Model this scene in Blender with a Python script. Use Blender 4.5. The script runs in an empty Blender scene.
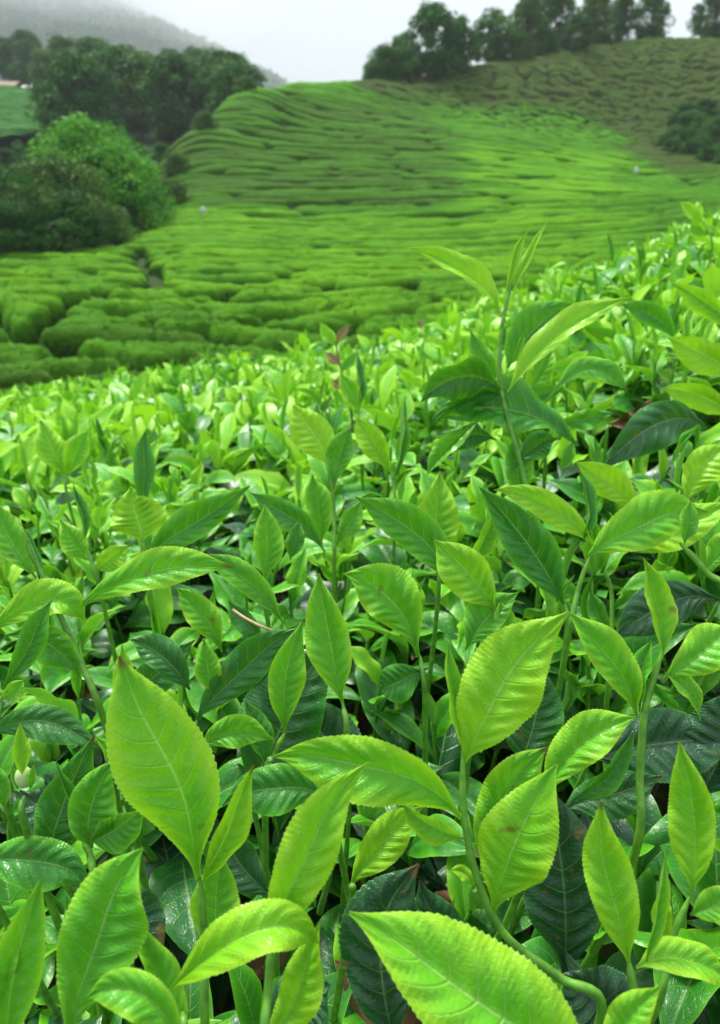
import bpy, math, random
import numpy as np
from math import radians, pi
random.seed(7)
RNG = np.random.default_rng(7)
S = bpy.context.scene
COL = S.collection

# ------------------------------------------------------------------ camera
F = 800.0                      # focal length in pixels
PITCH = radians(21.3)
CH = 1.20                      # camera height over the ground
cam_d = bpy.data.cameras.new('camera')
cam = bpy.data.objects.new('camera', cam_d)
COL.objects.link(cam)
cam.location = (0, 0, CH)
cam.rotation_euler = (pi / 2 - PITCH, 0, 0)
cam_d.sensor_fit = 'VERTICAL'
cam_d.sensor_height = 36.0
cam_d.sensor_width = 36.0 * 720 / 1024
cam_d.lens = F / 1024 * 36.0
cam_d.clip_start = 0.02
cam_d.clip_end = 9000
cam_d.dof.use_dof = True
cam_d.dof.focus_distance = 0.37
cam_d.dof.aperture_fstop = 15.0
S.camera = cam

# ------------------------------------------------------------------ sky, sun, exposure
SUN_EL, SUN_AZ = radians(60), radians(-35)
w = bpy.data.worlds.new('World')
S.world = w
w.use_nodes = True
nt = w.node_tree
nt.nodes.clear()
wo = nt.nodes.new('ShaderNodeOutputWorld')
bg = nt.nodes.new('ShaderNodeBackground')
sky = nt.nodes.new('ShaderNodeTexSky')
sky.sky_type = 'NISHITA'
sky.sun_disc = False
sky.sun_elevation = SUN_EL
sky.sun_rotation = SUN_AZ
sky.dust_density = 4.0
mixn = nt.nodes.new('ShaderNodeMix')
mixn.data_type = 'RGBA'
mixn.inputs[0].default_value = 0.86
mixn.inputs[7].default_value = (6.6, 7.3, 7.9, 1)      # the overcast layer
nt.links.new(sky.outputs[0], mixn.inputs[6])
# an overcast sky is about three times brighter overhead than at the horizon
tc = nt.nodes.new('ShaderNodeTexCoord')
sz = nt.nodes.new('ShaderNodeSeparateXYZ')
nt.links.new(tc.outputs['Generated'], sz.inputs[0])
mr = nt.nodes.new('ShaderNodeMapRange')
mr.inputs['From Min'].default_value = 0.0
mr.inputs['From Max'].default_value = 1.0
mr.inputs['To Min'].default_value = 0.22
mr.inputs['To Max'].default_value = 1.6
nt.links.new(sz.outputs[2], mr.inputs[0])
vm = nt.nodes.new('ShaderNodeVectorMath')
vm.operation = 'SCALE'
nt.links.new(mixn.outputs[2], vm.inputs[0])
nt.links.new(mr.outputs[0], vm.inputs['Scale'])
nt.links.new(vm.outputs[0], bg.inputs[0])
bg.inputs[1].default_value = 0.10
nt.links.new(bg.outputs[0], wo.inputs[0])

sun_d = bpy.data.lights.new('sun', 'SUN')
sun_d.energy = 4.6
sun_d.angle = radians(15)
sun_d.color = (1.0, 0.97, 0.93)
sun = bpy.data.objects.new('sun', sun_d)
sun.rotation_euler = (pi / 2 - SUN_EL, 0, pi - SUN_AZ)
COL.objects.link(sun)

S.view_settings.view_transform = 'Standard'
S.view_settings.look = 'None'
S.view_settings.gamma = 1
S.view_settings.use_curve_mapping = False
S.view_settings.exposure = 0.78
S.render.engine = 'CYCLES'
cy = S.cycles
cy.use_denoising = True
cy.max_bounces = 7
cy.diffuse_bounces = 3
cy.glossy_bounces = 2
cy.transmission_bounces = 3
cy.transparent_max_bounces = 4
cy.volume_bounces = 2
cy.sample_clamp_indirect = 4

# ------------------------------------------------------------------ helpers
sp, cp = math.sin(PITCH), math.cos(PITCH)
FWD = np.array([0, cp, -sp]); UPV = np.array([0, sp, cp]); RGT = np.array([1., 0, 0])
CAM = np.array([0, 0, CH])


def at(px, py, d):
    """a point of the place seen at a pixel, d metres along the optical axis"""
    return CAM + FWD * d + RGT * ((px - 360) / F * d) + UPV * ((512 - py) / F * d)


def atY(px, py, Y):
    """same, but Y metres ahead along the ground"""
    k = cp + sp * (512 - py) / F
    return at(px, py, Y / k)


def project(p):
    q = p - CAM
    d = q @ FWD
    return 360 + F * (q @ RGT) / d, 512 - F * (q @ UPV) / d, d


def tag(o, label=None, cat=None, group=None, kind=None):
    if label: o['label'] = label
    if cat: o['category'] = cat
    if group: o['group'] = group
    if kind: o['kind'] = kind
    return o


def empty(name, loc=(0, 0, 0)):
    o = bpy.data.objects.new(name, None)
    o.empty_display_size = 0.02
    o.location = loc
    COL.objects.link(o)
    return o


def mesh_np(name, V, Q, mat, parent=None, uv=None, tone=None, smooth=True, tris=False):
    V = np.asarray(V, np.float32); Q = np.asarray(Q, np.int32)
    n = Q.shape[1]
    me = bpy.data.meshes.new(name)
    me.vertices.add(len(V)); me.vertices.foreach_set('co', V.ravel())
    me.loops.add(Q.size); me.loops.foreach_set('vertex_index', Q.ravel())
    me.polygons.add(len(Q))
    me.polygons.foreach_set('loop_start', np.arange(0, Q.size, n, dtype=np.int32))
    me.polygons.foreach_set('use_smooth', np.full(len(Q), smooth))
    if uv is not None:
        a = me.attributes.new('leafuv', 'FLOAT2', 'POINT')
        a.data.foreach_set('vector', np.asarray(uv, np.float32).ravel())
    if tone is not None:
        a = me.attributes.new('tone', 'FLOAT', 'POINT')
        t = np.broadcast_to(np.asarray(tone, np.float32), (len(V),)).copy()
        a.data.foreach_set('value', t)
    me.update(calc_edges=True)
    me.materials.append(mat)
    o = bpy.data.objects.new(name, me)
    COL.objects.link(o)
    if parent is not None:
        o.parent = parent
    return o


def grid_faces(nu, nv):
    i = np.arange(nu - 1)[:, None] * nv + np.arange(nv - 1)[None, :]
    return np.stack([i, i + 1, i + nv + 1, i + nv], -1).reshape(-1, 4)


def unit(v):
    v = np.asarray(v, float)
    return v / (np.linalg.norm(v, axis=-1, keepdims=True) + 1e-12)


def vnoise(x, y, seed=0):
    """smooth value noise"""
    xi = np.floor(x).astype(np.int64); yi = np.floor(y).astype(np.int64)
    xf = x - xi; yf = y - yi
    def h(a, b):
        n = (a * 374761393 + b * 668265263 + seed * 1442695041) & 0x7fffffff
        n = ((n ^ (n >> 13)) * 1274126177) & 0x7fffffff
        return ((n ^ (n >> 16)) & 0xffff) / 65535.0
    u = xf * xf * (3 - 2 * xf); v = yf * yf * (3 - 2 * yf)
    return (h(xi, yi) * (1 - u) + h(xi + 1, yi) * u) * (1 - v) + (h(xi, yi + 1) * (1 - u) + h(xi + 1, yi + 1) * u) * v


def fbm(x, y, seed=0, o=3):
    s = 0; a = 0.5; t = 0
    for k in range(o):
        s = s + a * vnoise(x * 2 ** k, y * 2 ** k, seed + k); t += a; a *= .5
    return s / t


# ------------------------------------------------------------------ materials
class N:
    def __init__(s, name):
        s.m = bpy.data.materials.new(name); s.m.use_nodes = True
        s.t = s.m.node_tree; s.t.nodes.clear()
        s.out = s.t.nodes.new('ShaderNodeOutputMaterial')
    def n(s, ty, **k):
        x = s.t.nodes.new(ty)
        for a, b in k.items(): setattr(x, a, b)
        return x
    def l(s, a, b): s.t.links.new(a, b)
    def math(s, op, a, b=None, c=None, clamp=False):
        x = s.n('ShaderNodeMath', operation=op, use_clamp=clamp)
        for i, v in enumerate((a, b, c)):
            if v is None: continue
            if isinstance(v, (int, float)): x.inputs[i].default_value = v
            else: s.l(v, x.inputs[i])
        return x.outputs[0]
    def ramp(s, fac, stops):
        x = s.n('ShaderNodeValToRGB')
        e = x.color_ramp.elements
        while len(e) < len(stops): e.new(.5)
        for i, (p, c) in enumerate(stops):
            e[i].position = p; e[i].color = (*c, 1) if len(c) == 3 else c
        if not isinstance(fac, (int, float)): s.l(fac, x.inputs[0])
        return x.outputs[0]
    def mix(s, fac, a, b, bt='MIX'):
        x = s.n('ShaderNodeMix', data_type='RGBA', blend_type=bt)
        for i, v in ((0, fac), (6, a), (7, b)):
            if isinstance(v, (int, float)): x.inputs[i].default_value = v
            elif isinstance(v, tuple): x.inputs[i].default_value = (*v, 1)
            else: s.l(v, x.inputs[i])
        return x.outputs[2]
    def noise(s, scale, detail=2, vec=None, rough=.5):
        x = s.n('ShaderNodeTexNoise'); x.inputs['Scale'].default_value = scale
        x.inputs['Detail'].default_value = detail; x.inputs['Roughness'].default_value = rough
        if vec is not None: s.l(vec, x.inputs['Vector'])
        return x.outputs[0]


def leaf_material(name, stops, veins=True, trans=.25, rough=.25):
    M = N(name)
    tone = M.n('ShaderNodeAttribute', attribute_name='tone').outputs['Fac']
    uvn = M.n('ShaderNodeAttribute', attribute_name='leafuv').outputs['Vector']
    sx = M.n('ShaderNodeSeparateXYZ'); M.l(uvn, sx.inputs[0])
    t, v = sx.outputs[0], sx.outputs[1]
    av = M.math('ABSOLUTE', v)
    oi = M.n('ShaderNodeObjectInfo').outputs['Random']
    pos = M.n('ShaderNodeNewGeometry')
    nz = M.noise(38, 2, pos.outputs['Position'])
    nz2 = M.noise(9, 1, pos.outputs['Position'])
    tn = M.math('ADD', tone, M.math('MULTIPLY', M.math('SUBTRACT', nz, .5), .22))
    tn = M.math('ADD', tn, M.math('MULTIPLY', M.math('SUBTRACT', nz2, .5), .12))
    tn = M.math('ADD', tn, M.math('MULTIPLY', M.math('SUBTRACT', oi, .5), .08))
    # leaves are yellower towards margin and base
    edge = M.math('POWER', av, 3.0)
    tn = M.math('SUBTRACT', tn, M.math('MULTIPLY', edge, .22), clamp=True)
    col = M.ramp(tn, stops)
    if veins:
        mid = M.math('SUBTRACT', 1.0, M.math('MULTIPLY', av, 22.0), clamp=True)
        ph = M.math('MULTIPLY', M.math('SUBTRACT', t, M.math('MULTIPLY', M.math('POWER', av, 1.25), .17)), 9.0)
        fr = M.math('ABSOLUTE', M.math('SUBTRACT', M.math('FRACT', ph), .5))
        lat = M.math('SUBTRACT', 1.0, M.math('MULTIPLY', fr, 14.0), clamp=True)
        lat = M.math('MULTIPLY', lat, M.math('SUBTRACT', 1.0, av, clamp=True))
        # tertiary net
        vo = M.n('ShaderNodeTexVoronoi', feature='DISTANCE_TO_EDGE')
        mp = M.n('ShaderNodeMapping'); mp.inputs['Scale'].default_value = (26, 9, 1)
        M.l(uvn, mp.inputs[0]); M.l(mp.outputs[0], vo.inputs['Vector']); vo.inputs['Scale'].default_value = 1
        net = M.math('SUBTRACT', 1.0, M.math('MULTIPLY', vo.outputs['Distance'], 9.0), clamp=True)
        pale = M.mix(M.math('SUBTRACT', .60, M.math('MULTIPLY', tone, .42), clamp=True), col, (.50, .80, .20))
        col = M.mix(M.math('MULTIPLY', lat, .60), col, pale)
        col = M.mix(M.math('MULTIPLY', net, .10), col, pale)
        col = M.mix(M.math('MULTIPLY', mid, .95), col, pale)
        rim = M.math('MULTIPLY', M.math('SUBTRACT', av, .955, clamp=True), 22.0, clamp=True)
        col = M.mix(M.math('MULTIPLY', rim, .55), col, pale)
        spk = M.math('MULTIPLY', M.math('SUBTRACT', M.noise(210, 1, pos.outputs['Position']), .70, clamp=True), 14.0, clamp=True)
        blot = M.math('MULTIPLY', M.math('SUBTRACT', M.noise(75, 2, pos.outputs['Position']), .715, clamp=True), 22.0, clamp=True)
        col = M.mix(M.math('MULTIPLY', blot, .7), col, (.16, .10, .02))
        col = M.mix(M.math('MULTIPLY', spk, M.math('MULTIPLY', tone, .8, clamp=True)), col, (.10, .055, .02))
    if veins:
        tip = M.math('MULTIPLY', M.math('SUBTRACT', M.math('ADD', t, M.math('MULTIPLY', nz, .05)), .955, clamp=True), 25.0, clamp=True)
        tip = M.math('MULTIPLY', tip, M.math('GREATER_THAN', oi, .82))
        col = M.mix(M.math('MULTIPLY', tip, .8), col, (.16, .075, .02))
    # underside: paler, matt
    bf = pos.outputs['Backfacing']
    under = M.mix(.35, col, (.26, .44, .13))
    colf = M.mix(bf, col, under)
    b = M.n('ShaderNodeBsdfPrincipled')
    M.l(colf, b.inputs['Base Color'])
    r = M.math('ADD', M.math('MULTIPLY', bf, .25), M.math('ADD', rough, M.math('MULTIPLY', nz, .12)))
    M.l(r, b.inputs['Roughness'])
    M.l(M.math('ADD', M.math('MULTIPLY', tone, .12), .33), b.inputs['Specular IOR Level'])
    M.l(M.math('MULTIPLY', M.math('ADD', tone, .25, clamp=True), .20), b.inputs['Coat Weight']); b.inputs['Coat Roughness'].default_value = .34
    if veins:
        hgt = M.math('ADD', M.math('MULTIPLY', lat, -.8), M.math('MULTIPLY', mid, -.5))
        hgt = M.math('ADD', hgt, M.math('MULTIPLY', net, -.18))
        hgt = M.math('ADD', hgt, M.math('MULTIPLY', M.noise(420, 2, pos.outputs['Position']), .35))
        bp = M.n('ShaderNodeBump'); bp.inputs['Strength'].default_value = .8
        bp.inputs['Distance'].default_value = .0006
        M.l(hgt, bp.inputs['Height']); M.l(bp.outputs[0], b.inputs['Normal'])
    tr = M.n('ShaderNodeBsdfTranslucent')
    M.l(M.mix(.25, col, (.26, .60, .015)), tr.inputs[0])
    ms = M.n('ShaderNodeMixShader')
    # thick old leaves let less light through
    M.l(M.math('MULTIPLY', M.math('SUBTRACT', 1.25, tn), trans, clamp=True), ms.inputs[0])
    M.l(b.outputs[0], ms.inputs[1]); M.l(tr.outputs[0], ms.inputs[2])
    M.l(ms.outputs[0], M.out.inputs[0])
    return M.m


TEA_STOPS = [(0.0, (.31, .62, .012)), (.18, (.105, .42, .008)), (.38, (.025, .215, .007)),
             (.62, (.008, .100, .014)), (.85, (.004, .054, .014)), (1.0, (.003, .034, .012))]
M_LEAF = leaf_material('tea_leaf', TEA_STOPS)


def simple(name, c1, c2, scale=20, rough=.7, bump=.3, bdist=.01, spec=.3, det=3):
    M = N(name)
    p = M.n('ShaderNodeNewGeometry').outputs['Position']
    nz = M.noise(scale, det, p, .6)
    b = M.n('ShaderNodeBsdfPrincipled')
    M.l(M.ramp(nz, [(.3, c1), (.7, c2)]), b.inputs['Base Color'])
    b.inputs['Roughness'].default_value = rough
    b.inputs['Specular IOR Level'].default_value = spec
    bp = M.n('ShaderNodeBump'); bp.inputs['Strength'].default_value = bump; bp.inputs['Distance'].default_value = bdist
    M.l(nz, bp.inputs['Height']); M.l(bp.outputs[0], b.inputs['Normal'])
    M.l(b.outputs[0], M.out.inputs[0])
    return M.m


M_STEM = simple('green_stem', (.05, .17, .012), (.14, .36, .025), 160, .45, .2, .0005, .5)
M_TWIG = simple('brown_twig', (.07, .045, .03), (.19, .12, .08), 160, .8, .6, .001)
M_DEAD = simple('dead_leaf', (.06, .028, .012), (.17, .09, .035), 60, .7, .5, .002)
M_PINK = simple('reddish_leaf', (.22, .18, .06), (.36, .22, .11), 60, .6, .3, .002)
M_BUD = simple('pale_bud', (.30, .45, .12), (.50, .60, .28), 90, .5, .2, .001)
M_SOIL = simple('soil', (.018, .012, .008), (.05, .034, .022), 9, .95, .8, .03)
M_BARK = simple('bark', (.06, .045, .035), (.14, .11, .085), 3, .9, .8, .05)
M_WHITE = simple('white_cloth', (.42, .44, .46), (.55, .56, .58), 3, .8, .2, .01)
M_WALL = simple('white_plaster', (.45, .45, .44), (.60, .60, .58), 2, .9, .2, .01)
M_ROOF = simple('rusty_roof', (.16, .10, .07), (.24, .17, .12), 2, .8, .2, .01)


def tree_leaf_material(name, stops, haze=0):
    M = N(name)
    tone = M.n('ShaderNodeAttribute', attribute_name='tone').outputs['Fac']
    oi = M.n('ShaderNodeObjectInfo').outputs['Random']
    tn = M.math('ADD', tone, M.math('MULTIPLY', M.math('SUBTRACT', oi, .5), .25), clamp=True)
    col = M.ramp(tn, stops)
    b = M.n('ShaderNodeBsdfPrincipled'); M.l(col, b.inputs['Base Color'])
    b.inputs['Roughness'].default_value = .55
    b.inputs['Specular IOR Level'].default_value = .06
    tr = M.n('ShaderNodeBsdfTranslucent'); M.l(col, tr.inputs[0])
    ms = M.n('ShaderNodeMixShader'); ms.inputs[0].default_value = .25
    M.l(b.outputs[0], ms.inputs[1]); M.l(tr.outputs[0], ms.inputs[2]); M.l(ms.outputs[0], M.out.inputs[0])
    return M.m


M_TREE = tree_leaf_material('tree_leaves', [(0, (.010, .050, .010)), (.5, (.028, .110, .016)), (1, (.070, .200, .025))])
M_TREE_BRIGHT = tree_leaf_material('bright_tree_leaves', [(0, (.03, .13, .02)), (.5, (.07, .26, .02)), (1, (.15, .40, .03))])
M_TREE_OLIVE = tree_leaf_material('olive_tree_leaves', [(0, (.022, .070, .012)), (.5, (.060, .140, .022)), (1, (.130, .230, .04))])

# tea bushes of the valley: 'tone' = where on the slope the crop is fresh (0) or pruned and brown (1)
def bush_material():
    M = N('clipped_tea')
    tone = M.n('ShaderNodeAttribute', attribute_name='tone').outputs['Fac']
    hh = M.n('ShaderNodeAttribute', attribute_name='leafuv').outputs['Vector']
    sx = M.n('ShaderNodeSeparateXYZ'); M.l(hh, sx.inputs[0])
    g = M.n('ShaderNodeNewGeometry')
    p = g.outputs['Position']
    n1 = M.noise(12, 5, p, .8); n2 = M.noise(.35, 2, p)
    tn = M.math('ADD', tone, M.math('MULTIPLY', M.math('SUBTRACT', n2, .5), .35), clamp=True)
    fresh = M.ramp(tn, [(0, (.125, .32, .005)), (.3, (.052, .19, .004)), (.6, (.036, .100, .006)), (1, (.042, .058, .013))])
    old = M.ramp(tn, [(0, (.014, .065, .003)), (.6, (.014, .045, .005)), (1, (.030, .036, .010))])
    # young flush sits on the plucking table, old leaves and twigs on the flanks (height on the bush); flanks painted darker still, as shade in the row gaps
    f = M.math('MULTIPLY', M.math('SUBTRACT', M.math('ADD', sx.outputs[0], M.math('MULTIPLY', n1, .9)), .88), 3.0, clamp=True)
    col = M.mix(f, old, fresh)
    col = M.mix(M.math('MULTIPLY', M.math('SUBTRACT', n1, .47, clamp=True), 5.0, clamp=True), col, M.mix(.28, col, (.17, .42, .02)))
    b = M.n('ShaderNodeBsdfPrincipled'); M.l(col, b.inputs['Base Color'])
    b.inputs['Roughness'].default_value = .7; b.inputs['Specular IOR Level'].default_value = .05
    bp = M.n('ShaderNodeBump'); bp.inputs['Strength'].default_value = .9; bp.inputs['Distance'].default_value = .12
    M.l(n1, bp.inputs['Height']); M.l(bp.outputs[0], b.inputs['Normal'])
    M.l(b.outputs[0], M.out.inputs[0])
    return M.m
M_BUSH = bush_material()

def ground_material(name, a, b_, c, scale):
    M = N(name)
    p = M.n('ShaderNodeNewGeometry').outputs['Position']
    n1 = M.noise(scale, 5, p, .65); n2 = M.noise(scale * .12, 2, p)
    col = M.ramp(n1, [(.3, a), (.55, b_), (.75, c)])
    col = M.mix(M.math('MULTIPLY', n2, .5), col, a)
    b = M.n('ShaderNodeBsdfPrincipled'); M.l(col, b.inputs['Base Color'])
    b.inputs['Roughness'].default_value = .9; b.inputs['Specular IOR Level'].default_value = .1
    bp = M.n('ShaderNodeBump'); bp.inputs['Strength'].default_value = .8; bp.inputs['Distance'].default_value = .3
    M.l(n1, bp.inputs['Height']); M.l(bp.outputs[0], b.inputs['Normal'])
    M.l(b.outputs[0], M.out.inputs[0])
    return M.m
M_HILL = ground_material('hillside_undergrowth', (.018, .040, .007), (.030, .055, .010), (.05, .055, .018), 1.2)
M_FIELD = ground_material('far_tea_field', (.02, .08, .012), (.04, .15, .02), (.07, .20, .03), .8)
M_WOODS = ground_material('wooded_slope', (.010, .035, .016), (.02, .055, .022), (.035, .07, .03), .05)

# ------------------------------------------------------------------ terrain of the valley
class RBF:
    def __init__(s, P, lam=.3):
        P = np.array(P, float); s.X = P[:, :2] / 10; n = len(P)
        K = s.k(s.X, s.X) + lam * .01 * np.eye(n)
        A = np.zeros((n + 3, n + 3)); A[:n, :n] = K
        A[:n, n] = 1; A[:n, n + 1:] = s.X; A[n, :n] = 1; A[n + 1:, :n] = s.X.T
        s.w = np.linalg.solve(A, np.r_[P[:, 2], 0, 0, 0])
    def k(s, a, b):
        r = np.sqrt(((a[:, None] - b[None]) ** 2).sum(-1)) + 1e-9
        return r * r * np.log(r)
    def __call__(s, x, y):
        x = np.asarray(x, float); y = np.asarray(y, float)
        sh = np.broadcast(x, y).shape
        q = np.stack([np.broadcast_to(x, sh).ravel(), np.broadcast_to(y, sh).ravel()], -1) / 10
        o = np.empty(len(q))
        for i in range(0, len(q), 20000):
            c = q[i:i + 20000]
            o[i:i + 20000] = s.k(c, s.X) @ s.w[:-3] + s.w[-3] + c @ s.w[-2:]
        return o.reshape(sh)


def canopy(x, y):
    """top of the near tea, relative to the camera"""
    b = np.interp(y, [-.6, .40, .55, .9, 1.4, 2.3, 3.5, 4.4, 6, 9], [-.36, -.345, -.305, -.30, -.38, -.54, -.67, -.93, -1.5, -2.6])
    a = x / np.maximum(y, .35)
    g = np.where(a > 0, np.minimum(a / .43, 1.5), np.maximum(a * .75, -.6))
    return b + .155 * np.maximum(y, .35) * g + .055 * (fbm(x * 3.1 + 9, y * 3.1 + 5, 3) - .5) * 2 * np.clip((y - .3) / .8, .5, 1)


CP = []
for px, py, Y in [(-150, 372, 14), (0, 372, 14), (150, 372, 14.5), (300, 362, 16), (450, 318, 22), (600, 275, 30), (720, 245, 36), (850, 220, 40),
                  (0, 335, 18), (150, 335, 19), (300, 335, 20), (0, 292, 25), (200, 292, 27), (400, 290, 28), (600, 255, 36),
                  (-150, 262, 32), (0, 266, 32), (130, 234, 43), (170, 212, 55), (300, 208, 58), (450, 208, 58), (600, 208, 56), (720, 200, 56), (880, 180, 58),
                  (172, 165, 66), (186, 132, 70), (206, 114, 75), (220, 104, 79), (285, 84, 84), (262, 88, 84), (250, 130, 72), (300, 104, 80), (400, 140, 74), (500, 130, 80), (600, 165, 72), (700, 160, 76), (850, 130, 80),
                  (235, 99, 83), (280, 84, 88), (370, 75, 95), (480, 60, 108), (560, 46, 118), (640, 36, 126), (720, 36, 130), (860, 30, 135),
                  (700, 100, 106), (600, 100, 103), (500, 100, 98), (400, 100, 90)]:
    p = atY(px, py, Y); CP.append((p[0], p[1], p[2] - CH))
for x, y, z in [(-6, 6, -2.4), (0, 6, -2.0), (4, 6, -1.4), (-7, 10, -2.6), (0, 10, -2.6), (5, 10, -2.1), (-3, 2, -1.4), (3, 2, -.7), (0, 0, -.9), (0, -6, -.7), (5, -6, -.3), (-5, -6, -1.2)]:
    CP.append((x, y, z))
for px, py, Y, dz, dY in [(165, 165, 66, -5, 16), (235, 99, 83, -8, 22), (300, 80, 89, -9, 26), (400, 70, 97, -9, 26), (480, 60, 108, -7, 24), (560, 46, 118, -6, 26), (640, 36, 126, -6, 26), (720, 36, 130, 3, 30), (860, 30, 135, 6, 30)]:
    p = atY(px, py, Y); CP.append((p[0] * 1.1, p[1] + dY, p[2] - CH + dz))
for x, y, z in [(-26, 52, -4.5), (-34, 60, -9), (-30, 80, -9), (-28, 100, -6), (-50, 60, -10), (-50, 100, -10), (-30, 30, -5)]:
    CP.append((x, y, z))
top_surface = RBF(CP)      # height of the tea tops, relative to the camera


def ground_z(x, y):
    t = top_surface(x, y)
    near = canopy(x, y)
    k = np.clip((y - 4.0) / 3.0, 0, 1)
    return CH + (near * (1 - k) + t * k) - .82


xs = np.linspace(-95, 110, 206); ys = np.concatenate([np.linspace(-8, 30, 77), np.linspace(31, 165, 135)])
gx, gy = np.meshgrid(xs, ys, indexing='ij')
gz = ground_z(gx, gy) + (fbm(gx * .5, gy * .5, 11) - .5) * .2
hill_o = mesh_np('hillside', np.stack([gx, gy, gz], -1).reshape(-1, 3), grid_faces(len(xs), len(ys))[:, ::-1], M_HILL)
tag(hill_o, kind='structure')


def hillz(x, y):
    return float(ground_z(np.array([x]), np.array([y]))[0])


# far hill on the left, mountain, and a sheet that reaches the horizon
P2 = []
for px, py, Y in [(-150, 190, 62), (0, 185, 64), (80, 180, 66), (150, 175, 70), (220, 165, 88), (300, 150, 120), (-150, 150, 100), (0, 150, 100), (90, 150, 105), (160, 145, 115),
                  (230, 132, 150), (0, 100, 150), (60, 102, 155), (-150, 90, 150), (120, 110, 165), (190, 115, 180), (250, 110, 210), (330, 125, 220),
                  (-150, 70, 210), (0, 84, 220), (100, 92, 230), (200, 104, 250)]:
    p = atY(px, py, Y); P2.append((p[0], p[1], p[2]))
for x, y, z in [(-200, 320, 20), (-60, 320, 8), (20, 320, 0), (60, 200, -8), (-220, 60, -5), (40, 130, -12)]:
    P2.append((x, y, z))
hill2 = RBF(P2, 1)
xs = np.linspace(-230, 70, 121); ys = np.linspace(66, 330, 105)
gx, gy = np.meshgrid(xs, ys, indexing='ij')
o = mesh_np('wooded_hill', np.stack([gx, gy, hill2(gx, gy) + (fbm(gx * .1, gy * .1, 4) - .5) * 2], -1).reshape(-1, 3), grid_faces(121, 105)[:, ::-1], M_WOODS)
tag(o, kind='structure')

P3 = []
for px, py, Y in [(-250, -60, 1500), (-100, -60, 1400), (0, -45, 1300), (60, -22, 1200), (110, 4, 1050), (150, 44, 900), (185, 76, 800), (215, 84, 720), (250, 103, 640), (300, 140, 560), (380, 170, 500), (700, 190, 480),
                  (0, 40, 700), (60, 50, 680), (110, 60, 660), (150, 85, 600), (0, 90, 480), (100, 100, 460), (200, 120, 440), (-200, 80, 480), (-300, 20, 900)]:
    p = atY(px - 24, py + 10, Y * 1.2); P3.append((p[0], p[1], p[2]))
for x, y, z in [(-300, 300, 0), (0, 320, -10), (200, 320, -15), (400, 900, -60), (700, 600, -40), (-900, 700, 150), (-700, 1900, 420), (300, 1900, -60), (1000, 1900, -60)]:
    P3.append((x * 1.2, y * 1.2, z * 1.2))
mnt = RBF(P3, 3)
xs = np.linspace(-2100, 1750, 181); ys = np.linspace(330, 3800, 181)
gx, gy = np.meshgrid(xs, ys, indexing='ij')
mz = mnt(gx, gy) + (fbm(gx * .01, gy * .01, 21) - .5) * 28
o = mesh_np('mountain', np.stack([gx, gy, mz], -1).reshape(-1, 3), grid_faces(181, 181)[:, ::-1], M_WOODS)
tag(o, kind='structure')
s_ = 3950
o = mesh_np('ground', [(-s_, -s_, -140), (s_, -s_, -140), (s_, s_, -140), (-s_, s_, -140)], [(0, 1, 2, 3)], M_WOODS)
tag(o, kind='structure')

# ------------------------------------------------------------------ air
def box(name, lo, hi, mat):
    V = [(x, y, z) for x in (lo[0], hi[0]) for y in (lo[1], hi[1]) for z in (lo[2], hi[2])]
    Q = [(0, 1, 3, 2), (4, 6, 7, 5), (0, 4, 5, 1), (2, 3, 7, 6), (0, 2, 6, 4), (1, 5, 7, 3)]
    return mesh_np(name, V, Q, mat, smooth=False)
HZ = N('haze_air')
pv = HZ.n('ShaderNodeVolumePrincipled')
pv.inputs['Color'].default_value = (.93, .96, 1.0, 1)
pv.inputs['Density'].default_value = .0003
pv.inputs['Anisotropy'].default_value = .0
HZ.l(pv.outputs[0], HZ.out.inputs['Volume'])
haze_o = box('haze', (-4000, -4000, -142), (4000, 4000, 900.), HZ.m)
tag(haze_o, 'pale mist hanging in the valley and over the far slopes', 'mist', kind='stuff')

def mist(loc, rad, dens, label):
    m = N('mist_air'); v = m.n('ShaderNodeVolumePrincipled')
    v.inputs['Color'].default_value = (.97, .98, 1.0, 1); v.inputs['Density'].default_value = dens
    m.l(v.outputs[0], m.out.inputs['Volume'])
    u = np.linspace(.001, pi - .001, 20); a = np.linspace(0, 2 * pi, 32); U, A = np.meshgrid(u, a, indexing='ij')
    k = 1 + .12 * np.sin(A * 3 + U * 2) * np.sin(U) + .08 * np.sin(A * 5 + 1) * np.sin(U)
    P = np.stack([np.sin(U) * np.cos(A) * k * rad[0], np.sin(U) * np.sin(A) * k * rad[1], -np.cos(U) * rad[2]], -1)
    o = mesh_np('mist', P.reshape(-1, 3), grid_faces(20, 32), m.m); o.location = loc
    tag(o, label, 'mist', kind='stuff')
mist((-800, 1330, 335), (520, 480, 160), .0032, 'bank of cloud mist hiding the top of the mountain')
mist((-440, 1250, 275), (330, 330, 105), .0016, 'thin mist trailing over the shoulder of the mountain')

# ------------------------------------------------------------------ leaves
LP = [(0, .07), (.05, .085), (.10, .22), (.20, .56), (.32, .83), (.45, .985), (.55, 1.0), (.66, .91), (.77, .70), (.86, .41), (.92, .20), (.965, .09), (1, .015)]
LPX = np.array([a for a, _ in LP]); LPY = np.array([b for _, b in LP])
_tt = np.linspace(0, 1, 400); _pp = np.interp(_tt, LPX, LPY)
_pp = np.convolve(np.r_[np.repeat(_pp[0], 12), _pp, np.repeat(_pp[-1], 12)], np.ones(25) / 25, 'valid')
def prof(t): return np.interp(t, _tt, _pp)


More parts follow.
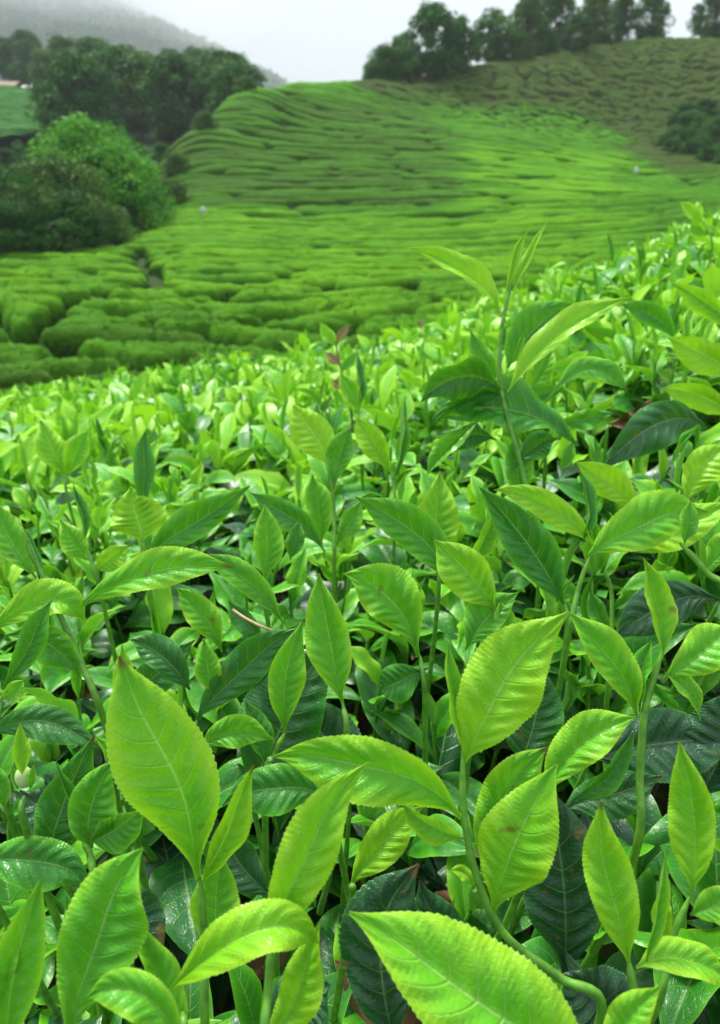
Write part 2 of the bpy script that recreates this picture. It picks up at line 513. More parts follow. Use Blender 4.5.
def leaf_geo(mid, nrm, W, nw=4, fold=.25, quilt=1.0, wave=.0, serr=True, blunt=0, seed=0, skew=0):
    """mid (n,3) midrib points, nrm (n,3) normals, W full width; returns verts, quads, uv"""
    n = len(mid); L = np.linalg.norm(np.diff(mid, axis=0), axis=1).sum()
    t = np.linspace(0, 1, n)
    T = unit(np.gradient(mid, axis=0))
    Nn = unit(nrm - (nrm * T).sum(-1, keepdims=True) * T)
    Sd = np.cross(T, Nn)
    v = np.linspace(-1, 1, 2 * nw + 1)
    vr = math.sin(seed * 12.9898) * .5
    hw = prof((t if not blunt else t ** (1 + blunt)) ** (1 + .28 * vr)) * W / 2
    if serr and n > 40:
        k = (t * 40 + .15 * np.sin(t * 37)) % 1
        hw = hw * (1 + (.055 * (k - .5)) * ((t > .08) & (t < .97)))
    tv, vv = np.meshgrid(t, v, indexing='ij')
    H = hw[:, None]
    av = np.abs(vv)
    cf, sf = math.cos(fold), math.sin(fold)
    H = H * (1 + .10 * math.sin(seed * 5.3) * np.sign(vv) + .05 * np.sin(tv * 9 + seed * 3 + (vv > 0) * 2))
    lat = vv * H * (cf + (1 - cf) * .3 * av)
    z = av * H * sf * (1 - .25 * av)
    # pillows between the lateral veins, veins sunk
    ph = 9.0 * (tv - .17 * av ** 1.25)
    fr = np.abs((ph + .5) % 1 - .5) * 2
    z = z + quilt * .085 * W * np.sqrt(np.clip(fr, 0, 1)) * np.clip(av * 2.2, 0, 1) * (1 - av ** 3) * np.sin(np.clip(tv, 0, 1) * pi) ** .5
    z = z + wave * W * av ** 2 * np.sin(2 * pi * 2.3 * tv + seed * 1.7 + (vv > 0) * 1.9) * np.sin(tv * pi)
    P = mid[:, None] + Sd[:, None] * lat[..., None] + Nn[:, None] * z[..., None]
    return P.reshape(-1, 3), grid_faces(n, 2 * nw + 1), np.stack([tv, vv], -1).reshape(-1, 2)


def tube(P, r, k=7):
    P = np.asarray(P, float); n = len(P)
    r = np.broadcast_to(np.asarray(r, float), (n,))
    T = unit(np.gradient(P, axis=0))
    ref = np.array([.37, .81, .2]); A = unit(np.cross(T, ref)); B = np.cross(T, A)
    a = np.linspace(0, 2 * pi, k, endpoint=False)
    V = P[:, None] + (np.cos(a)[None, :, None] * A[:, None] + np.sin(a)[None, :, None] * B[:, None]) * r[:, None, None]
    i = np.arange(n - 1)[:, None] * k; j = np.arange(k)[None]
    j2 = (j + 1) % k
    Q = np.stack([i + j, i + j2, i + k + j2, i + k + j], -1).reshape(-1, 4)
    return V.reshape(-1, 3), Q


def smooth_path(P, n=18):
    P = np.asarray(P, float)
    if len(P) < 3:
        t = np.linspace(0, 1, n)[:, None]; return P[0] * (1 - t) + P[-1] * t
    d = np.r_[0, np.cumsum(np.linalg.norm(np.diff(P, axis=0), axis=1))]
    Q = []
    E = np.vstack([2 * P[0] - P[1], P, 2 * P[-1] - P[-2]])
    for s in np.linspace(0, len(P) - 1 - 1e-6, n):
        i = int(s); u = s - i
        a, b, c, e = E[i], E[i + 1], E[i + 2], E[i + 3]
        Q.append(.5 * ((2 * b) + (c - a) * u + (2 * a - 5 * b + 4 * c - e) * u * u + (3 * b - a - 3 * c + e) * u ** 3))
    return np.array(Q)


def joined(parts):
    V, Q, U, T = [], [], [], []; o = 0
    for p in parts:
        V.append(p[0]); Q.append(p[1] + o); o += len(p[0])
        U.append(p[2]); T.append(np.broadcast_to(p[3], (len(p[0]),)))
    return np.vstack(V), np.vstack(Q), np.vstack(U), np.concatenate(T)

# ------------------------------------------------------------------ named shoots of the foreground, traced
def depth_at(y):
    return float(np.interp(y, [400, 430, 480, 540, 600, 700, 760, 900, 1024], [.85, .75, .62, .52, .44, .345, .305, .272, .25]))


LEAFSEED = [0]
def L(b, t, w, tone, c=None, d=None, dt=0., dc=0., roll=0, fold=.36, wave=.07, q=1., blunt=0, bud=False, mat=None):
    """one leaf of a shoot: base pixel, tip pixel, apparent width in px, tone 0 young .. 1 old"""
    return dict(b=b, t=t, w=w, tone=tone, c=c, d=d, dt=dt, dc=dc, roll=roll, fold=fold, wave=wave, q=q, blunt=blunt, bud=bud, mat=mat)


def add_leaf(s, dd, parent, origin):
    d0 = s['d'] or dd
    B = at(*s['b'], d0); T = at(*s['t'], d0 + s['dt'])
    if s['c']: C = at(*s['c'], d0 + s['dt'] / 2 + s['dc'])
    else:
        C = (B + T) / 2 + unit(CAM - (B + T) / 2) * (.06 * np.linalg.norm(T - B) + s['dc'] * -1)
    n = 150 if s['w'] > 30 else 50
    t = np.linspace(0, 1, n)[:, None]
    mid = (1 - t) ** 2 * B + 2 * t * (1 - t) * C + t * t * T
    if s['c']:      # pass through c rather than being pulled to it
        C2 = 2 * C - (B + T) / 2
        mid = (1 - t) ** 2 * B + 2 * t * (1 - t) * C2 + t * t * T
    Lw = np.linalg.norm(T - B); sdx = LEAFSEED[0] * 1.9
    mid = mid + (np.sin(t * 5.2 + sdx) - np.sin(sdx)) * t * (1 - t) * .10 * Lw * np.array([math.cos(sdx), .6, math.sin(sdx)])
    Tg = unit(np.gradient(mid, axis=0))
    Vw = unit(CAM - mid)
    Nn = unit(Vw - (Vw * Tg).sum(-1, keepdims=True) * Tg)
    LEAFSEED[0] += 1
    sd = LEAFSEED[0]
    r = np.radians(s['roll'] + (14 * math.sin(sd * 2.7)) * (t - .4) * 2)
    Nn = Nn * np.cos(r) + np.cross(Tg, Nn) * np.sin(r)
    Wd = s['w'] * d0 / F / max(.25, abs(math.cos(radians(s['roll']))))
    V, Q, U = leaf_geo(mid, Nn, Wd, 8 if s['w'] > 24 else 5, s['fold'] * 1.25 + .04, s['q'], s['wave'], True, s['blunt'], LEAFSEED[0])
    nm = 'bud' if s['bud'] else 'leaf'
    return mesh_np(nm, V - origin, Q, s['mat'] or M_LEAF, parent, U, s['tone'])


def shoot(label, stem, leaves, d=None, thick=1.0, group=None, woody=False, name='tea_shoot', drop=True):
    """stem: pixel list, top first or bottom first; leaves: list of L()"""
    ys_ = [p[1] for p in stem] if stem else [leaves[0]['b'][1]]
    dd = d or depth_at(min(ys_) * .6 + max(ys_) * .4)
    if stem:
        pts = [at(p[0], p[1], p[2] if len(p) > 2 else dd) for p in stem]
        low = pts[0] if pts[0][2] < pts[-1][2] else pts[-1]
    else:
        pts = []; low = at(*leaves[0]['b'], leaves[0]['d'] or dd)
    foot = low + np.array([random.uniform(-.02, .02), .05, -.16])
    if drop:
        if pts and (pts[-1] is low): pts = pts[::-1]
        pts = ([foot, (foot + low) / 2 + np.array([0, -.008, -.01])] if pts else [foot, (foot + low) / 2]) + (pts or [low])
    elif pts and pts[-1] is low: pts = pts[::-1]
    root = empty(name, tuple(pts[0]))
    tag(root, label, 'tea shoot' if name == 'tea_shoot' else 'leaf', group)
    P = smooth_path(pts, 44)
    r0 = .0020 * thick
    rr_ = np.linspace(r0, r0 * .62, len(P)); rr_ = rr_ * (1 + .10 * (np.arange(len(P)) % 11 == 5) + .03 * np.sin(np.arange(len(P)) * .7)); rr_[-4:] *= np.array([.9, .75, .6, .4])
    V, Q = tube(P, rr_, 10)
    mesh_np('stem', V - pts[0], Q, M_TWIG if woody else M_STEM, root)
    for s in leaves:
        add_leaf(s, dd, root, pts[0])
    return root


HERO = []
def H(*a, **k): HERO.append(shoot(*a, **k))

# --- lower left
H('shoot with the large upright serrated pale leaf, lower left', [(206, 1040), (204, 940), (200, 878)],
  [L((199, 878), (119, 656), 92, .13, c=(166, 765), dt=-.01, fold=.14, wave=.03),
   L((202, 884), (254, 764), 34, .06, c=(222, 832), roll=38, fold=.5),
   L((212, 965), (222, 853), 50, .20, d=.31, fold=.2)], d=.28)
H('blurred shoot with broad upright leaves in the bottom left corner', [(60, 1060), (55, 1030)],
  [L((66, 1045), (143, 848), 92, .30, c=(92, 935), fold=.30, dt=.01),
   L((4, 1070), (42, 878), 52, .22, c=(16, 965), fold=.3),
   L((-25, 1000), (18, 925), 40, .30)], d=.235)
H('long narrow rolled leaf standing beside the bottom left leaves', [(190, 1050), (182, 1010)],
  [L((186, 1030), (130, 912), 40, .20, c=(150, 965), roll=25, fold=.6, blunt=-.35),
   L((185, 1060), (85, 1000), 48, .24, c=(140, 990), d=.225)], d=.255)
H('shoot with a pointed glossy leaf and a yellow curled tip at the bottom', [(262, 1060), (268, 990), (272, 940)],
  [L((276, 940), (370, 762), 60, .17, c=(303, 845), roll=12, fold=.32),
   L((168, 992), (319, 944), 54, .10, c=(262, 928), dc=-.012, fold=.35, roll=-20),
   L((266, 1050), (320, 922), 46, .18, c=(300, 985), d=.26, fold=.3)], d=.25)
H('very large tilted leaf reaching into the bottom edge', [(620, 1110), (600, 1080)],
  [L((596, 1084), (349, 913), 122, .14, c=(470, 985), fold=.22, dt=.012, wave=.03)], d=.232, drop=False)
# --- central shoot
H('central shoot with broad pale leaves on a curved stem', [(602, 1010), (560, 978), (505, 935), (478, 880), (464, 815), (463, 742)],
  [L((464, 762), (569, 612), 80, .12, c=(508, 680), fold=.15, dt=-.012),
   L((464, 752), (448, 643), 27, .16, c=(452, 700), roll=35, fold=.6),
   L((462, 818), (273, 757), 64, .20, c=(375, 757), dc=-.012, fold=.34, roll=-14),
   L((464, 838), (403, 803), 28, .16, c=(432, 826), roll=-35, fold=.4),
   L((482, 872), (548, 747), 58, .17, c=(500, 798), d=.31, fold=.3),
   L((492, 914), (557, 764), 78, .16, c=(516, 842), fold=.22, dt=-.006)], d=.288)
H('pale half-hidden leaf left of the curved stem', [(352, 900), (350, 888)],
  [L((350, 889), (425, 806), 42, .13, c=(378, 843), fold=.25)], d=.325)
H('tiny curled bright leaf on the curved stem', [(482, 905, .300), (474, 888, .298)],
  [L((474, 888), (450, 871), 15, .12, c=(464, 873), roll=20, fold=.3)], d=.298, drop=False, name='small_leaf')
H('shoot with a ribbed leaf pointing up right, behind the central shoot', [(548, 800), (552, 790)],
  [L((540, 800), (636, 717), 50, .17, c=(582, 745), fold=.3, roll=-10),
   L((572, 800), (635, 729), 24, .42, c=(606, 772), roll=30, fold=.5)], d=.335)
# --- lower right
H('shoot with a narrow bright upright leaf, bottom right', [(640, 1030), (634, 990), (629, 962)],
  [L((629, 965), (601, 801), 52, .09, c=(612, 880), fold=.30, roll=8),
   L((646, 962), (668, 847), 16, .20, c=(654, 905), roll=50, fold=.8),
   L((636, 968), (735, 990), 40, .18, c=(690, 955), fold=.35, roll=-25),
   L((600, 1050), (662, 985), 42, .16, d=.24)], d=.268)
H('shoot with an upright leaf against the right edge', [(655, 1010), (668, 950), (690, 896)],
  [L((692, 892), (679, 741), 48, .14, c=(692, 815), fold=.25),
   L((668, 945), (668, 880), 22, .06, c=(662, 912), roll=20, fold=.4),
   L((690, 915), (740, 890), 34, .22, fold=.3)], d=.29)
H('thick stemmed shoot with a folded upright leaf tip, right', [(636, 850), (640, 770), (646, 705), (663, 650)],
  [L((662, 660), (643, 558), 30, .17, c=(658, 605), roll=30, fold=.55),
   L((637, 718), (568, 612), 44, .24, c=(612, 660), fold=.35, roll=12),
   L((662, 682), (735, 630), 46, .17, c=(700, 648), fold=.25),
   L((640, 712), (652, 640), 22, .35, c=(644, 675), roll=-40, fold=.4),
   L((700, 720), (664, 672), 20, .22, c=(688, 690), roll=35)], d=.35, thick=1.15)
# --- old dark leaves deep in the bush
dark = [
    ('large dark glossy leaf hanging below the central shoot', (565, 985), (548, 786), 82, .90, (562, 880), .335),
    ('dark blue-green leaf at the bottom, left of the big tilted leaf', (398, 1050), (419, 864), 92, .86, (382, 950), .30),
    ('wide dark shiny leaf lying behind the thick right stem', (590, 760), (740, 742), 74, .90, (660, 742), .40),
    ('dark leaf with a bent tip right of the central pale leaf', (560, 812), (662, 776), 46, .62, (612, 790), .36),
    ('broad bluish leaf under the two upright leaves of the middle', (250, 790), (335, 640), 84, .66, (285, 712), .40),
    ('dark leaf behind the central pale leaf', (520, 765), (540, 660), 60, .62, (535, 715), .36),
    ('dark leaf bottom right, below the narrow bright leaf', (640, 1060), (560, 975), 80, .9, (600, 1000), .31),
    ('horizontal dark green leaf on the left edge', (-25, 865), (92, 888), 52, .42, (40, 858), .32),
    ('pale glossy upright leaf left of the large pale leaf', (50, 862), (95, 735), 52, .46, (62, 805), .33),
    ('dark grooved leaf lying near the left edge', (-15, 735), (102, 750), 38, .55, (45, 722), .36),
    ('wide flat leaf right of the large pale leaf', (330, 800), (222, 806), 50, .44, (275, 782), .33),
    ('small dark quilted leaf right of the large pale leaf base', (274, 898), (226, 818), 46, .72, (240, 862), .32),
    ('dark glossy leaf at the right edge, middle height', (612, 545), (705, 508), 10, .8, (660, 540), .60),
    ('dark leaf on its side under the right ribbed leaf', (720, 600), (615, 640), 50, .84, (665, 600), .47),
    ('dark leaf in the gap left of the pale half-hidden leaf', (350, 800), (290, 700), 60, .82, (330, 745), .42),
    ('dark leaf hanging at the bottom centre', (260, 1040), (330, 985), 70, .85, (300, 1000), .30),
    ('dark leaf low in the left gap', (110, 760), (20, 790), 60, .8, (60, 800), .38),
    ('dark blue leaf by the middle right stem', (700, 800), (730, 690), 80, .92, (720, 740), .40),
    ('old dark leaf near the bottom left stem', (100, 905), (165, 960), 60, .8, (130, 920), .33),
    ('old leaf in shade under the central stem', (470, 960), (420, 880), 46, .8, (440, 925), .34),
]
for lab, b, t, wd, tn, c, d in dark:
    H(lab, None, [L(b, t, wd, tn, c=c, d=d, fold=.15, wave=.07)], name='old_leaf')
H('quilted leaf pair left of the large pale leaf', [(98, 890), (90, 855), (83, 840)],
  [L((92, 848), (118, 758), 50, .30, c=(90, 800), fold=.3), L((92, 840), (146, 806), 40, .28, c=(118, 828), fold=.3, roll=20),
   L((84, 842), (56, 760), 14, .40, c=(66, 800), roll=45, fold=.8)], d=.325)
H('leaf tip poking out behind the large pale leaf', [(128, 720), (126, 700)],
  [L((130, 715), (122, 644), 26, .16, d=.33), L((200, 748), (274, 740), 36, .24, c=(235, 732), d=.33)], d=.34)
# --- middle
H('upright serrated leaf in the middle, long and symmetric', [(346, 745), (343, 703)],
  [L((343, 704), (319, 573), 48, .22, c=(327, 640), fold=.3)], d=.375)
H('narrow upright leaf left of the symmetric middle leaf', [(266, 780), (274, 755), (285, 733)],
  [L((285, 734), (303, 620), 39, .26, c=(287, 680), fold=.3), L((268, 770), (245, 700), 26, .45, roll=30)], d=.375)
H('shoot with wavy quilted leaf right of the middle', [(425, 700), (420, 655)],
  [L((418, 657), (344, 574), 60, .26, c=(392, 598), fold=.3, wave=.09),
   L((428, 668), (380, 690), 40, .5, c=(398, 682), fold=.2)], d=.42)
H('shoot with pointed bright leaf above the central pale leaf', [(478, 680), (490, 640), (496, 606)],
  [L((497, 612), (434, 540), 50, .16, c=(468, 572), fold=.3),
   L((466, 650), (518, 593), 42, .27, c=(488, 618), fold=.35, roll=-15),
   L((508, 650), (500, 600), 22, .15, roll=30)], d=.42)
H('upright pale oval leaf in the middle distance', [(438, 600), (438, 556)],
  [L((438, 560), (440, 471), 44, .15, c=(436, 515), fold=.28),
   L((450, 582), (355, 497), 46, .32, c=(412, 530), fold=.3, d=.50)], d=.52)
H('shoot with a long dark leaf falling to the right of middle', [(566, 640), (566, 604)],
  [L((564, 604), (479, 487), 50, .42, c=(524, 540), fold=.35, wave=.06),
   L((472, 565), (499, 508), 24, .18, roll=35, fold=.5, d=.50)], d=.47)
H('shoot with a large veined leaf pointing right', [(568, 640), (578, 590), (590, 556)],
  [L((588, 556), (708, 512), 54, .22, c=(648, 520), fold=.22, dt=.01),
   L((594, 546), (494, 490), 32, .10, c=(548, 502), fold=.3),
   L((610, 552), (735, 500), 44, .06, c=(675, 528), d=.50),
   L((582, 545), (577, 466), 15, .40, c=(584, 505), roll=50, fold=.9),
   L((640, 518), (575, 462), 34, .07, c=(612, 482), fold=.25, d=.53)], d=.46)
H('thick pale stem leaning at the right edge', [(730, 605), (706, 572), (680, 543)],
  [L((705, 570), (735, 530), 30, .25), L((684, 546), (690, 500), 20, .3, roll=30)], d=.45, thick=1.3)
H('upright leaf on stem between the veined leaf and the right edge', [(608, 690), (612, 600), (604, 570)],
  [L((608, 640), (590, 590), 20, .3, roll=25), L((612, 610), (640, 590), 20, .3)], d=.49)
# --- tall shoot
H('tallest shoot, rising above the bush with two slender tip leaves', [(540, 560), (522, 470), (502, 395), (500, 345), (506, 305), (514, 268)],
  [L((500, 318), (408, 248), 25, .07, c=(468, 270), roll=40, fold=.55),
   L((507, 296), (531, 228), 12, .12, c=(512, 258), roll=30, fold=.7),
   L((512, 292), (547, 222), 12, .12, c=(528, 256), roll=-30, fold=.7),
   L((508, 392), (632, 297), 30, .12, c=(565, 330), roll=-35, fold=.5),
   L((508, 368), (578, 304), 42, .34, c=(532, 326), fold=.3, d=.62),
   L((510, 366), (525, 328), 9, .2, roll=40, fold=.8),
   L((504, 392), (421, 402), 46, .50, c=(462, 376), roll=-40, fold=.35, wave=.10),
   L((502, 396), (432, 424), 22, .45, c=(468, 395), roll=-50, fold=.4, wave=.1),
   L((498, 385), (470, 330), 22, .3, d=.63), L((520, 400), (556, 345), 26, .16, d=.64), L((506, 420), (560, 392), 24, .42, c=(535, 395), d=.6),
   L((496, 440), (448, 452), 26, .5, c=(470, 436), d=.62), L((512, 470), (556, 440), 30, .45, c=(535, 445), d=.62),
   L((545, 402), (628, 392), 26, .26, c=(592, 368), roll=-40, fold=.4)], d=.58, thick=1.1)
H('twisted wavy leaf beneath the tallest shoot, showing its pale underside', [(500, 400), (505, 415)],
  [L((578, 446), (432, 420), 46, .46, c=(508, 408), roll=35, wave=.16, fold=.3)], d=.59, drop=False)
H('folded brown-edged leaf hanging under the tallest shoot', [(480, 430), (476, 424)],
  [L((480, 420), (427, 476), 30, .30, c=(450, 446), roll=20, fold=.8)], d=.60, drop=False)
H('large dark glossy leaf arching near the right edge', [(705, 470), (702, 440)],
  [L((704, 424), (602, 472), 46, .72, c=(655, 425), wave=.12, fold=.2)], d=.62)
H('curled dead brown leaf right of the tallest shoot', [(606, 440), (608, 424)],
  [L((608, 424), (652, 398), 20, .5, c=(632, 418), wave=.4, fold=.5, mat=M_DEAD),
   L((560, 425), (615, 412), 22, .3, wave=.2)], d=.72)
H('leaf with two tips standing under the tallest shoot', [(545, 470), (542, 430)],
  [L((542, 432), (556, 378), 10, .22, roll=40, fold=.8), L((520, 500), (515, 430), 30, .35), L((560, 470), (575, 440), 14, .2, roll=20)], d=.63)
# --- right edge
H('leaf pair entering from the right edge, upper', [(740, 420), (735, 340)],
  [L((735, 330), (671, 284), 26, .18, c=(706, 300), roll=-20, fold=.5), L((740, 385), (668, 338), 36, .06, c=(705, 352), fold=.3),
   L((740, 420), (660, 389), 28, .09, c=(700, 396), roll=-20, fold=.4)], d=.72)
H('pale leaf leaning in from the right edge below the dark arching leaf', [(740, 560), (720, 520)],
  [L((735, 520), (745, 430), 44, .15), L((684, 506), (728, 445), 40, .10, c=(700, 470), fold=.3)], d=.57)
H('lone leaf tip sticking up at the far right against the tea field', [(712, 250), (704, 222)],
  [L((704, 224), (680, 202), 14, .12, roll=20, fold=.4), L((706, 236), (690, 225), 12, .2)], d=1.25)
H('blurred dark pointed leaf left of the tallest shoot', [(395, 520), (394, 480)],
  [L((394, 482), (405, 396), 16, .42, c=(398, 440), roll=50, fold=.9), L((390, 472), (356, 416), 30, .12, c=(374, 440))], d=.70)
H('blurred needle-like dark leaf standing above the canopy centre', [(360, 440), (359, 408)],
  [L((359, 410), (357, 348), 12, .50, roll=50, fold=.9), L((358, 410), (340, 372), 22, .2)], d=.92)
H('blurred pale folded leaf right of the middle bushes', [(672, 380), (670, 340)],
  [L((676, 340), (620, 305), 24, .36, c=(650, 312), fold=.3), L((615, 385), (545, 372), 22, .15, c=(580, 368), fold=.3)], d=.95)
H('weedy sprig with reddish tips near the far edge of the bush', [(352, 420), (345, 385), (338, 355), (334, 332)],
  [L((336, 345), (320, 322), 14, .10), L((336, 342), (350, 324), 9, .3, mat=M_PINK), L((340, 365), (326, 352), 11, .3, mat=M_PINK),
   L((341, 372), (356, 352), 12, .3), L((345, 390), (332, 380), 12, .2, mat=M_PINK)], d=1.25, woody=True)
H('small pink leaf on the far edge of the bush', [(420, 345), (420, 330)],
  [L((417, 327), (423, 321), 7, .3, mat=M_PINK)], d=2.1, woody=True)
# --- left
H('long veined leaf pointing right, upper left', [(104, 720), (80, 660), (60, 615), (35, 560), (25, 535)],
  [L((72, 612), (233, 567), 40, .18, c=(152, 572), fold=.3, roll=-18, dc=-.01),
   L((-18, 640), (86, 623), 40, .14, c=(42, 600), roll=-15, fold=.3, dc=-.01),
   L((4, 636), (80, 676), 38, .28, c=(50, 640), roll=10, fold=.25),
   L((36, 578), (-4, 500), 34, .24, c=(10, 540), fold=.3),
   L((42, 590), (18, 520), 10, .5, roll=50, fold=.9)], d=.44, thick=1.1)
H('rounded pale leaf standing upright, upper left', [(150, 600), (146, 560), (142, 538)],
  [L((142, 540), (131, 486), 54, .10, fold=.15, blunt=-.2),
   L((144, 510), (146, 430), 24, .42, c=(142, 465), fold=.4),
   L((146, 556), (250, 486), 38, .30, c=(198, 518), fold=.3)], d=.60)
H('folded dark leaf tip standing by the rounded pale leaf', [(100, 590), (86, 545)],
  [L((84, 543), (73, 482), 14, .45, roll=50, fold=.9), L((86, 560), (60, 520), 28, .15), L((96, 570), (130, 545), 28, .08)], d=.56)
H('small upright oval leaf between the left shoots', [(266, 610), (265, 580)],
  [L((265, 580), (265, 504), 32, .26, fold=.3), L((290, 560), (300, 520), 20, .4)], d=.54)
H('bright yellow-green rounded leaf standing on a dark stem', [(334, 570), (334, 510), (329, 464)],
  [L((329, 466), (293, 405), 40, .03, c=(312, 432), fold=.12, blunt=-.15),
   L((334, 490), (352, 428), 30, .30, c=(338, 455)), L((325, 552), (251, 493), 30, .44, c=(292, 515), fold=.3),
   L((322, 545), (312, 474), 30, .25, d=.64), L((336, 545), (362, 500), 24, .3)], d=.60)
H('pair of narrow leaves falling right, left of the middle', [(290, 660), (284, 624)],
  [L((284, 624), (207, 554), 30, .32, c=(246, 580), fold=.3), L((222, 652), (176, 588), 32, .24, c=(202, 612), fold=.3),
   L((262, 640), (228, 600), 24, .5)], d=.45)
H('glossy blue-green leaf pointing up right, left of the middle', [(190, 760), (197, 720)],
  [L((196, 720), (302, 628), 42, .56, c=(245, 664), fold=.25), L((212, 692), (204, 638), 28, .22, fold=.3),
   L((190, 690), (130, 640), 36, .6, c=(160, 655)), L((120, 700), (195, 640), 40, .5, d=.46)], d=.40)
H('pale round flower bud under a folded leaf at the left edge', [(26, 830), (24, 795)],
  [L((22, 776), (20, 722), 20, .12, roll=15, fold=.5, d=.315), L((30, 790), (34, 764), 9, .2, d=.316), L((18, 790), (12, 766), 8, .2, d=.316), L((5, 810), (-8, 760), 24, .3)], d=.32)
H('stem with two small leaves against the left edge', [(-5, 760), (2, 700)],
  [L((0, 700), (25, 680), 20, .12), L((-6, 712), (-20, 660), 26, .2), L((2, 690), (52, 600), 30, .4, d=.42)], d=.40)
H('bright shoot tip in front of the far canopy, left', [(68, 500), (66, 470)],
  [L((66, 476), (40, 420), 30, .1), L((66, 476), (88, 430), 26, .2)], d=.80)

# flower bud itself
def ball(c, r, n=14, sq=1.15):
    u = np.linspace(0.001, pi - .001, n); a = np.linspace(0, 2 * pi, n * 2)
    U, A = np.meshgrid(u, a, indexing='ij')
    k = 1 + .05 * np.cos(A * 3)
    P = np.stack([np.sin(U) * np.cos(A) * k, np.sin(U) * np.sin(A) * k, -np.cos(U) * sq], -1) * r + c
    return P.reshape(-1, 3), grid_faces(n, n * 2)
bud_root = next(o for o in HERO if 'flower bud' in o['label'])
V, Q = ball(at(24, 777, .318) - np.array(bud_root.location), .0036, 14, 1.3)
mesh_np('flower_bud', V, Q, M_BUD, bud_root)

# ------------------------------------------------------------------ prototypes of ordinary shoots
def proto_parts(seed, nl, nw):
    r = random.Random(seed)
    Hs = r.uniform(.06, .10)
    lean = np.array([r.uniform(-.25, .25), r.uniform(-.25, .25), 1.]) * Hs
    nleaf = r.choice([4, 5, 5, 6])
    out = []
    a0 = r.uniform(0, 2 * pi)
    for i in range(nleaf + 1):
        u = i / nleaf                        # 0 top bud .. 1 lowest
        Bp = lean * (1 - .85 * u ** 1.1)
        if i == 0: Ln, W, el, tn = r.uniform(.025, .045), .006, 80, .22
        else:
            Ln = (.042 + .042 * min(1, u * 1.3)) * r.uniform(.85, 1.15); W = Ln * r.uniform(.33, .46)
            el = 68 - 62 * u + r.uniform(-12, 12); tn = .05 + .36 * u ** 1.3 + r.uniform(-.05, .12)
        az = a0 + i * 2.4 + r.uniform(-.3, .3)
        e = radians(el); dr = radians(r.uniform(5, 95) if i else 5)
        n = nl; s = np.linspace(0, 1, n)
        ang = e - dr * (s - .3)
        h = np.array([math.cos(az), math.sin(az), 0])
        dl = np.stack([np.cos(ang)[:, None] * h + np.sin(ang)[:, None] * np.array([0, 0, 1])], 0)[0] * (Ln / (n - 1))
        mid = Bp + np.vstack([np.zeros(3), np.cumsum(dl[:-1], 0)])
        up = -np.sin(ang)[:, None] * h + np.cos(ang)[:, None] * np.array([0, 0, 1.])
        tw = r.uniform(-.5, .5); side = np.cross(h, [0, 0, 1.])
        nr = up * math.cos(tw) + side * math.sin(tw)
        fold = r.uniform(.15, .5) if i else 1.1
        V, Q, U = leaf_geo(mid, nr, W if i else .012, nw, fold, 1.0 if nl > 12 else 0, r.uniform(.02, .12), False, 0, r.random() * 6)
        out.append(('bud' if i == 0 else 'leaf', V, Q, U, tn))
    P = smooth_path([np.array([0, 0, -.10]), np.array([0, 0, -.03]), lean * .5, lean], 8)
    V, Q = tube(P, np.linspace(.0022, .0012, 8), 6)
    return out, (V, Q)

NPROTO = 14
proto_objs = []
for k in range(NPROTO):
    lv, st = proto_parts(100 + k, 26, 5)
    proto_objs.append((lv, st))
proto_low = []
for k in range(18):
    lv, st = proto_parts(300 + k, 8, 2)
    proto_low.append(joined([(V, Q, U, tn) for _, V, Q, U, tn in lv]))

# scatter positions
pts = []
def scatter():
    cell = .052
    y = -.35
    while y < 5.2:
        c = cell * (1.05 if y < .45 else .86) * (1 + .22 * max(0, y - 1.5))
        half = .62 * max(y, 0) + .55
        x = -half
        while x < half:
            pts.append((x + random.uniform(-.5, .5) * c, y + random.uniform(-.5, .5) * c)); x += c
        y += c
scatter()
pts_a = np.array(pts)
cz = canopy(pts_a[:, 0], pts_a[:, 1])
cand = []
for (x, y), z in zip(pts, cz):
    sc = random.uniform(.8, 1.2)
    if y > .6 and float(fbm(np.array([x * 6.]), np.array([y * 6.]), 31)[0]) < .33: continue
    top = CH + z + random.uniform(-.05, .012)
    if random.random() < .06 and y > .8: top += .03
    base = np.array([x, y, top - .085 * sc])
    px, py, d = project(base + np.array([0, 0, .06]))
    inview = d > .1 and -40 < px < 760 and -20 < py < 1060
    if np.linalg.norm(base - CAM) < .375: continue
    if d < .50 and inview: base[2] -= .025
    cand.append((d if inview else 99, base, sc, random.uniform(0, 2 * pi), random.uniform(-.2, .2), random.uniform(-.2, .2)))
order = sorted(range(len(cand)), key=lambda i: cand[i][0])
NEAR = set(order[:int(245)])

